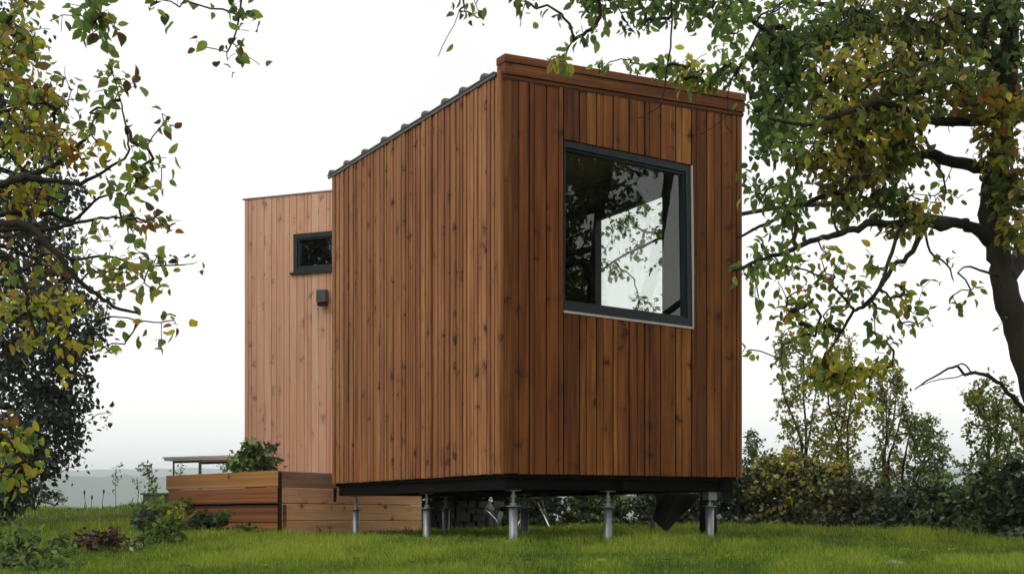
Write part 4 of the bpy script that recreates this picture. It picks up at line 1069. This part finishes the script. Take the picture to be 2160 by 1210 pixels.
def weed(px, yb, yt, d, lab, seed, pal, n=10, k=5, hw=16, size=0.05, kind='long', cat="weed", name="tall_weed", group="tall weeds against the sky"):
    base = P(px, yb, d); base[2] = min(base[2], float(gz(base[0], base[1]))) - 0.03
    root = thing(name, base, lab, cat, group)
    top = P(px, yt, d)
    mid = (base + top) / 2 + np.array([rng.normal(0, .02), 0, 0])
    H = yb - yt
    bl = [B(px, yt + H * .2, d, hw, H * .22, .12, n, k, pal), B(px, yt + H * .5, d, hw * .8, H * .2, .1, max(1, n // 2), k, pal)]
    grow(root, base, [limb([base, mid, top], 0.006, 0.002)], bl, seed, (kind, size), 'leafd', 'twig', 'twig', -0.15, 0.0012, hang=-0.5, sides=5, max_r=0.005)
weed(245, 1075, 982, 22, "tall thin weed with a sparse feathery top, standing alone left of the box", 301, ['grey', 'green'], 9, 4, 18)
weed(315, 1070, 975, 21.0, "bushy pale green weed rising just behind the low box", 302, ['green', 'grey'], 16, 6, 26, 0.07)
weed(288, 1066, 1004, 21.2, "weed stem bending left toward the lone feathery weed", 303, ['grey'], 4, 4, 14)
weed(382, 1050, 978, 22.5, "faint weed seen under the left half of the folding table", 304, ['grey', 'green'], 8, 4, 20)
weed(470, 1040, 970, 22.5, "faint weed seen under the right half of the folding table", 305, ['grey'], 8, 4, 20)
for i, (px, yt, lab) in enumerate(((178, 1042, "dark seed head on a bare stem at the lawn crest, tallest of the three"), (194, 1052, "dark seed head on a bare stem at the lawn crest, middle one"), (219, 1040, "small dark seed head on a bare stem nearest the feathery weed"))):
    d = 22.3
    b = P(px - 2, 1085, d); b[2] = float(gz(b[0], b[1])) - 0.02
    o = thing("seed_head", b, lab, "seed head", "dark seed heads on the lawn crest")
    top = P(px, yt, d) - b
    mb = MB(); mb.tube([(0, 0, 0), top * 0.5 + (0.02 - 0.02 * i, 0, 0), top], [0.006, 0.005, 0.004], 6); mb.build("stem", M['twig'], o)
    mb = MB(); mb.tube([top + (0, 0, z) for z in (-0.01, 0.01, 0.035, 0.055, 0.065)], [0.005, 0.013, 0.015, 0.010, 0.003], 8); mb.build("head", M['twig'], o, True)

shrub("garden_bush", "leafy green bush in front of the deck's left end", "bush", 335, 1150, 13.8,
      [B(345, 1120, 13.8, 40, 34, .3, 55, 11, ['dgreen', 'green']), B(310, 1095, 13.9, 36, 16, .3, 30, 11, ['dgreen', 'conifer']), B(365, 1085, 14, 22, 22, .2, 18, 10, ['yellow', 'green']), B(330, 1150, 13.6, 50, 22, .3, 40, 11, ['dgreen', 'green']), B(340, 1070, 14.0, 26, 16, .2, 12, 9, ['green'])],
      401, ('oval', 0.06), 'leaf', stems=7, hgt=0.35, spr=0.25)
shrub("garden_bush", "dark reddish brown leafy clump on the lawn at lower left", "bush", 215, 1180, 11.8,
      [B(205, 1150, 11.8, 36, 30, .25, 44, 10, ['red', 'red', 'brown']), B(235, 1165, 11.7, 26, 22, .2, 22, 10, ['red', 'grey']), B(245, 1130, 11.8, 16, 14, .15, 10, 8, ['brown', 'red']), B(185, 1180, 11.6, 26, 16, .2, 16, 9, ['red', 'dgreen'])],
      402, ('oval', 0.052), 'leafd', stems=6, hgt=0.2, spr=0.2)
shrub("garden_bush", "low grey-green leafy clump just right of the reddish one", "bush", 275, 1180, 11.7,
      [B(275, 1160, 11.7, 22, 22, .2, 22, 9, ['olive', 'brown', 'grey']), B(295, 1172, 11.6, 24, 16, .2, 18, 9, ['green', 'dgreen'])], 403, ('oval', 0.045), 'leafd', stems=5, hgt=0.15, spr=0.15)
shrub("garden_bush", "broad-leaved green weeds filling the bottom left corner", "bush", 60, 1225, 9.6,
      [B(30, 1150, 9.8, 50, 40, .4, 48, 9, ['green', 'dgreen']), B(100, 1175, 9.6, 50, 32, .4, 44, 9, ['dgreen', 'green']), B(60, 1200, 9.4, 80, 22, .4, 40, 9, ['green', 'dgreen']), B(130, 1140, 9.9, 14, 26, .1, 10, 7, ['green', 'dgreen']), B(150, 1195, 9.5, 40, 16, .3, 20, 9, ['dgreen', 'green'])],
      404, ('oval', 0.05), 'leaf', stems=9, hgt=0.18, spr=0.3)
shrub("garden_bush", "dark nettle clump against the foot of the deck's left side", "bush", 440, 1130, 16.6,
      [B(430, 1105, 16.6, 48, 22, .12, 46, 10, ['dgreen', 'conifer']), B(470, 1092, 16.55, 16, 18, .08, 12, 9, ['dgreen']), B(400, 1112, 16.8, 40, 18, .12, 30, 10, ['dgreen', 'green'])], 405, ('oval', 0.06), 'leaf', stems=6, hgt=0.2, spr=0.2)
shrub("garden_bush", "small nettle clump near the dark corner of the deck", "bush", 535, 1135, 16.2,
      [B(530, 1122, 16.2, 36, 10, .1, 28, 9, ['dgreen', 'green']), B(510, 1112, 16.2, 12, 8, .08, 8, 9, ['dgreen'])], 406, ('oval', 0.055), 'leaf', stems=5, hgt=0.1, spr=0.15)
shrub("garden_bush", "pale weeds growing in front of the low box", "bush", 300, 1090, 18.2,
      [B(330, 1072, 18.2, 34, 16, .2, 28, 9, ['green', 'grey']), B(395, 1062, 17.9, 14, 14, .1, 10, 8, ['green', 'olive'])], 407, ('oval', 0.06), 'leaf', stems=6, hgt=0.15, spr=0.2)

# ------------------------------------------------------------------ things under and behind the cabin
ch = thing("folding_chair", (0.30, 20.6, float(gz(0.30, 20.6))), "folding chair with splayed bright metal legs behind the cabin, below its floor", "chair")
for (a, b) in (((-.26, -.2, 0), (-.02, .12, .42)), ((.24, -.2, 0), (.04, .12, .42)), ((-.26, .26, 0), (-.12, -.2, .42)), ((.24, .26, 0), (.12, -.2, .42))):
    mb = MB(); mb.tube([a, b], 0.013, 10); mb.build("leg", M['chrome'], ch)
mb = MB(); mb.box(-.24, .24, -.22, .2, .421, .44); mb.build("seat", M['black'], ch)
mb = MB(); mb.hexa([(-.24, .17, .46), (.24, .17, .46), (.24, .19, .46), (-.24, .19, .46)], [(-.24, .30, .86), (.24, .30, .86), (.24, .32, .86), (-.24, .32, .86)]); mb.build("backrest", M['black'], ch)

bk = thing("garden_bucket", (-0.28, 20.3, float(gz(-0.28, 20.3))), "dull grey-green garden bucket lying tilted on the grass behind the cabin", "bucket")
mb = MB(); mb.tube([(-.04, 0, .06), (0, 0, .08), (.03, 0, .30), (.04, 0, .305)], [0.10, 0.11, 0.14, 0.145], 18); mb.build("body", M['zinc'], bk, True)
mb = MB(); mb.tube([(-.10, -.1, .30), (-.04, -.15, .27), (.05, -.16, .18), (.12, -.14, .05)], 0.008, 8); mb.build("handle", M['chrome'], bk, True)

sw = thing("stone_wall", (-0.75, 21.4, float(gz(-0.75, 21.4))), "low rough grey dry stone wall in the shade behind the cabin", "stone wall")
mb = MB()
rg = random.Random(5)
z = 0.0
for row in range(4):
    x = -0.5 + rg.uniform(-.1, 0)
    h = rg.uniform(0.07, 0.12)
    while x < 0.55:
        w_ = rg.uniform(0.10, 0.22); q = rg.uniform(0, .04)
        j = lambda: rg.uniform(-.012, .012)
        mb.hexa([(x + j(), q + j(), z + j()), (x + w_ + j(), q + j(), z + j()), (x + w_ + j(), .3, z + j()), (x + j(), .3, z + j())],
                [(x + .01 + j(), q + .015, z + h + j()), (x + w_ - .012 + j(), q + .015, z + h + j()), (x + w_ - .01, .29, z + h), (x + .01, .29, z + h)])
        x += w_ + rg.uniform(.008, .03)
    z += h + 0.006
mb.build("stonework", M['stone'], sw)

tp = thing("black_tarp", P(1422, 1100, 15.6) * (1, 1, 0) + (0, 0, 0.0), "creased black tarp hanging down to a point beneath the cabin floor", "tarp")
mb = MB()
nx, ny = 14, 12
def cloth(i, j):
    u, v = i / nx, j / ny
    low = 0.10 + abs(u - 0.28) * (0.55 if u > 0.28 else 0.5)
    zt = 0.51; z = zt + (low - zt) * v
    return ((u - 0.45) * 0.44 + 0.03 * math.sin(v * 5 + u * 3) * v, 0.05 * math.sin(u * 9 + v * 3) * (0.3 + v) , z)
vs = [cloth(i, j) for j in range(ny + 1) for i in range(nx + 1)]
vs2 = [(x, y + 0.012, z) for x, y, z in vs]
n1 = nx + 1; N = len(vs)
fs = [(j*n1+i, j*n1+i+1, (j+1)*n1+i+1, (j+1)*n1+i) for j in range(ny) for i in range(nx)]
fs += [(N+a, N+d_, N+c_, N+b) for a, b, c_, d_ in fs]
mb.add(vs + vs2, fs); mb.build("sheet", M['black'], tp, True)
mb = MB(); mb.tube([(-0.24, 0.02, 0.512), (0.3, 0.02, 0.512)], 0.006, 6); mb.build("cord", M['black'], tp)
st = thing("stake", P(1378, 1100, 16.0) * (1, 1, 0) + (0, 0, float(gz(1.55, 16.0))), "short pale weathered stake in the grass left of the black tarp", "stake")
mb = MB(); mb.tube([(0, 0, -.1), (0.003, 0, .06), (0, 0, .19), (0, 0, .205)], [.034, .035, .032, .02], 9); mb.build("post", M['greybox'], st)
mb = MB(); mb.cyl(0, 0, .2051, .215, .036, 9); mb.build("cap", M['flash'], st)
dp = thing("drain_pipe", P(1494, 1100, 14.75) * (1, 1, 0) + (0, 0, float(gz(1.99, 14.75))), "thick black drain pipe standing just behind the right front foundation post", "pipe")
mb = MB(); mb.tube([(0, 0, -.1), (0, 0, .30), (0.0, 0.02, .36), (0, .05, .50)], [.088, .088, .088, .07], 18); mb.build("body", M['black'], dp, True)
mb = MB(); mb.tube([(.088, -.02, .20), (.12, -.03, .22)], [.03, .022], 12); mb.build("fitting", M['flash'], dp)

# ------------------------------------------------------------------ grass
def grass(name, n, xr, yr, hgt, wid, seed, power=1.4, keep=None, pal=None, lean=0.5):
    rg = np.random.default_rng(seed)
    u = rg.uniform(0, 1, n)
    a, b = yr
    y = (a ** (1 - power) + u * (b ** (1 - power) - a ** (1 - power))) ** (1 / (1 - power))
    x = rg.uniform(-1, 1, n) * (xr[0] + xr[1] * y) if len(xr) == 2 else rg.uniform(xr[0], xr[1], n)
    if keep is not None:
        k = keep(x, y); x, y = x[k], y[k]; n = len(x)
    pt = np.zeros(n)
    rp = np.random.default_rng(99)
    for _ in range(14):
        f = rp.normal(0, 1.6, 2); pt += np.sin(f[0] * x + f[1] * y * 0.7 + rp.uniform(0, 6.28)) / 14 ** .5
    pt2 = np.zeros(n)
    for _ in range(12):
        f = rp.normal(0, 7, 2); pt2 += np.sin(f[0] * x + f[1] * y + rp.uniform(0, 6.28)) / 12 ** .5
    z = gz(x, y)
    h = hgt * rg.uniform(0.45, 1.25, n) * (1 + 0.28 * pt + 0.34 * pt2) * (1 + 0.012 * (y - 10))
    h = np.maximum(h, hgt * 0.25)
    w_ = wid * rg.uniform(0.7, 1.3, n) * np.maximum(1, y / 11)
    th = rg.uniform(0, 6.28, n); sd_ = np.stack([np.cos(th), np.sin(th), np.zeros(n)], -1)
    ph = rg.uniform(0, 6.28, n); ln = (np.abs(rg.normal(0, lean, n)) * h)[:, None] * np.stack([np.cos(ph), np.sin(ph), np.zeros(n)], -1)
    bs = np.stack([x, y, z - 0.005], -1)
    up = np.stack([np.zeros(n), np.zeros(n), h], -1)
    V = np.stack([bs - sd_ * w_[:, None] / 2, bs + sd_ * w_[:, None] / 2, bs + up * .55 + ln * .35 + sd_ * w_[:, None] * .36, bs + up * .55 + ln * .35 - sd_ * w_[:, None] * .36, bs + up * 0.95 + ln], 1)
    i = np.arange(n)[:, None] * 5
    Lp = np.concatenate([i + np.array([0, 1, 2, 3]), i + np.array([3, 2, 4])], 1).ravel()
    sizes = np.tile([4, 3], n)
    t = np.clip(0.46 + 0.24 * pt + 0.26 * pt2 + rg.normal(0, .24, n), 0, 1)[:, None]
    c0, c1, c2 = (np.array(c) for c in (pal or ((0.050, 0.105, 0.011), (0.17, 0.275, 0.022), (0.34, 0.40, 0.045))))
    c = np.where(t < .5, c0 + (c1 - c0) * t * 2, c1 + (c2 - c1) * (t - .5) * 2)
    dry = rg.uniform(0, 1, n) < 0.03; c[dry] = (0.26, 0.21, 0.08)
    cols = np.repeat(c, 5, axis=0)
    return raw_mesh(name, V.reshape(-1, 3), Lp, sizes, M['grass'], None, cols)
def indeck(x, y):
    # inside the deck footprint
    pl = np.array([D0, D2, E_, A_, D3, D1]); ins = np.zeros(len(x), bool); j = len(pl) - 1
    for i in range(len(pl)):
        xi, yi = pl[i]; xj, yj = pl[j]
        ins ^= ((yi > y) != (yj > y)) & (x < (xj - xi) * (y - yi) / (yj - yi + 1e-12) + xi); j = i
    return ins
tag(grass("lawn_grass", 230000, (1.2, 0.37), (7.6, 25), 0.058, 0.0058, 61, 2.1, lambda x, y: ~indeck(x, y)), "short green lawn grass all around the cabin", "grass", None, "stuff")
tag(grass("rough_grass", 34000, (-11, -2.4), (9.0, 25), 0.085, 0.0065, 62, 1.6, lambda x, y: ~indeck(x, y) & ((x < -3.0 - 0.12 * (14 - y) * (y < 14))) & (x > -0.40 * y - 1), ((0.12, 0.17, 0.012), (0.30, 0.34, 0.025), (0.46, 0.45, 0.05)), 0.7), "longer rough grass on the rising ground at the left", "grass", None, "stuff")
tuft = grass("crown", 700, (-6.15, -5.75), (21.6, 22.6), 0.16, 0.010, 63, 1.1, None, ((0.07, 0.11, 0.014), (0.14, 0.17, 0.02), (0.22, 0.22, 0.03)), 0.5)
tr_ = thing("grass_tuft", (-5.95, 22.1, float(gz(-5.95, 22.1))), "taller grass tuft on the crest of the lawn below the hills", "grass tuft")
tuft.parent = tr_; tuft.matrix_parent_inverse = __import__("mathutils").Matrix.Translation(tr_.location).inverted()

# fallen leaves
rgL = np.random.default_rng(71)
lf_spots = [(1910, 1190, 1.5)] + [(int(rgL.uniform(300, 2100)), int(rgL.uniform(1150, 1205)), 1.0) for _ in range(26)]
for k, (px, py, sf) in enumerate(lf_spots):
    drop = (py - HOR) / F
    d = 9.0
    for _ in range(60):
        d = (EYE - float(gz((px - 1080) / F * d, d)) - 0.03) / drop if False else d + 0.1
        if EYE - drop * d <= float(gz((px - 1080) / F * d, d)) + 0.035: break
    p = np.array([(px - 1080) / F * d, d, float(gz((px - 1080) / F * d, d)) + 0.036])
    pal = 'grey' if k == 0 else ('yellow', 'brown', 'olive')[k % 3]
    col = np.array([(0.45, 0.40, 0.28)]) if k == 0 else pick(rgL, pal, 1)
    a = rgL.uniform(0, 6.28)
    o = leaves("fallen_leaf", np.zeros((1, 3)), np.array([[math.cos(a), math.sin(a), 0.15]]), np.array([[0.1, 0.05, 1.0]]), np.array([0.095 * sf]), col, M['leaf'], None, 'oval', rgL)
    o.location = p
    if k == 0: tag(o, "large pale dry fallen leaf on the lawn at lower right", "leaf", "fallen leaves on the lawn")
    else: tag(o, "small " + {'yellow': 'yellow', 'brown': 'brown', 'olive': 'olive'}[pal] + " fallen leaf lying on the lawn", "leaf", "fallen leaves on the lawn")
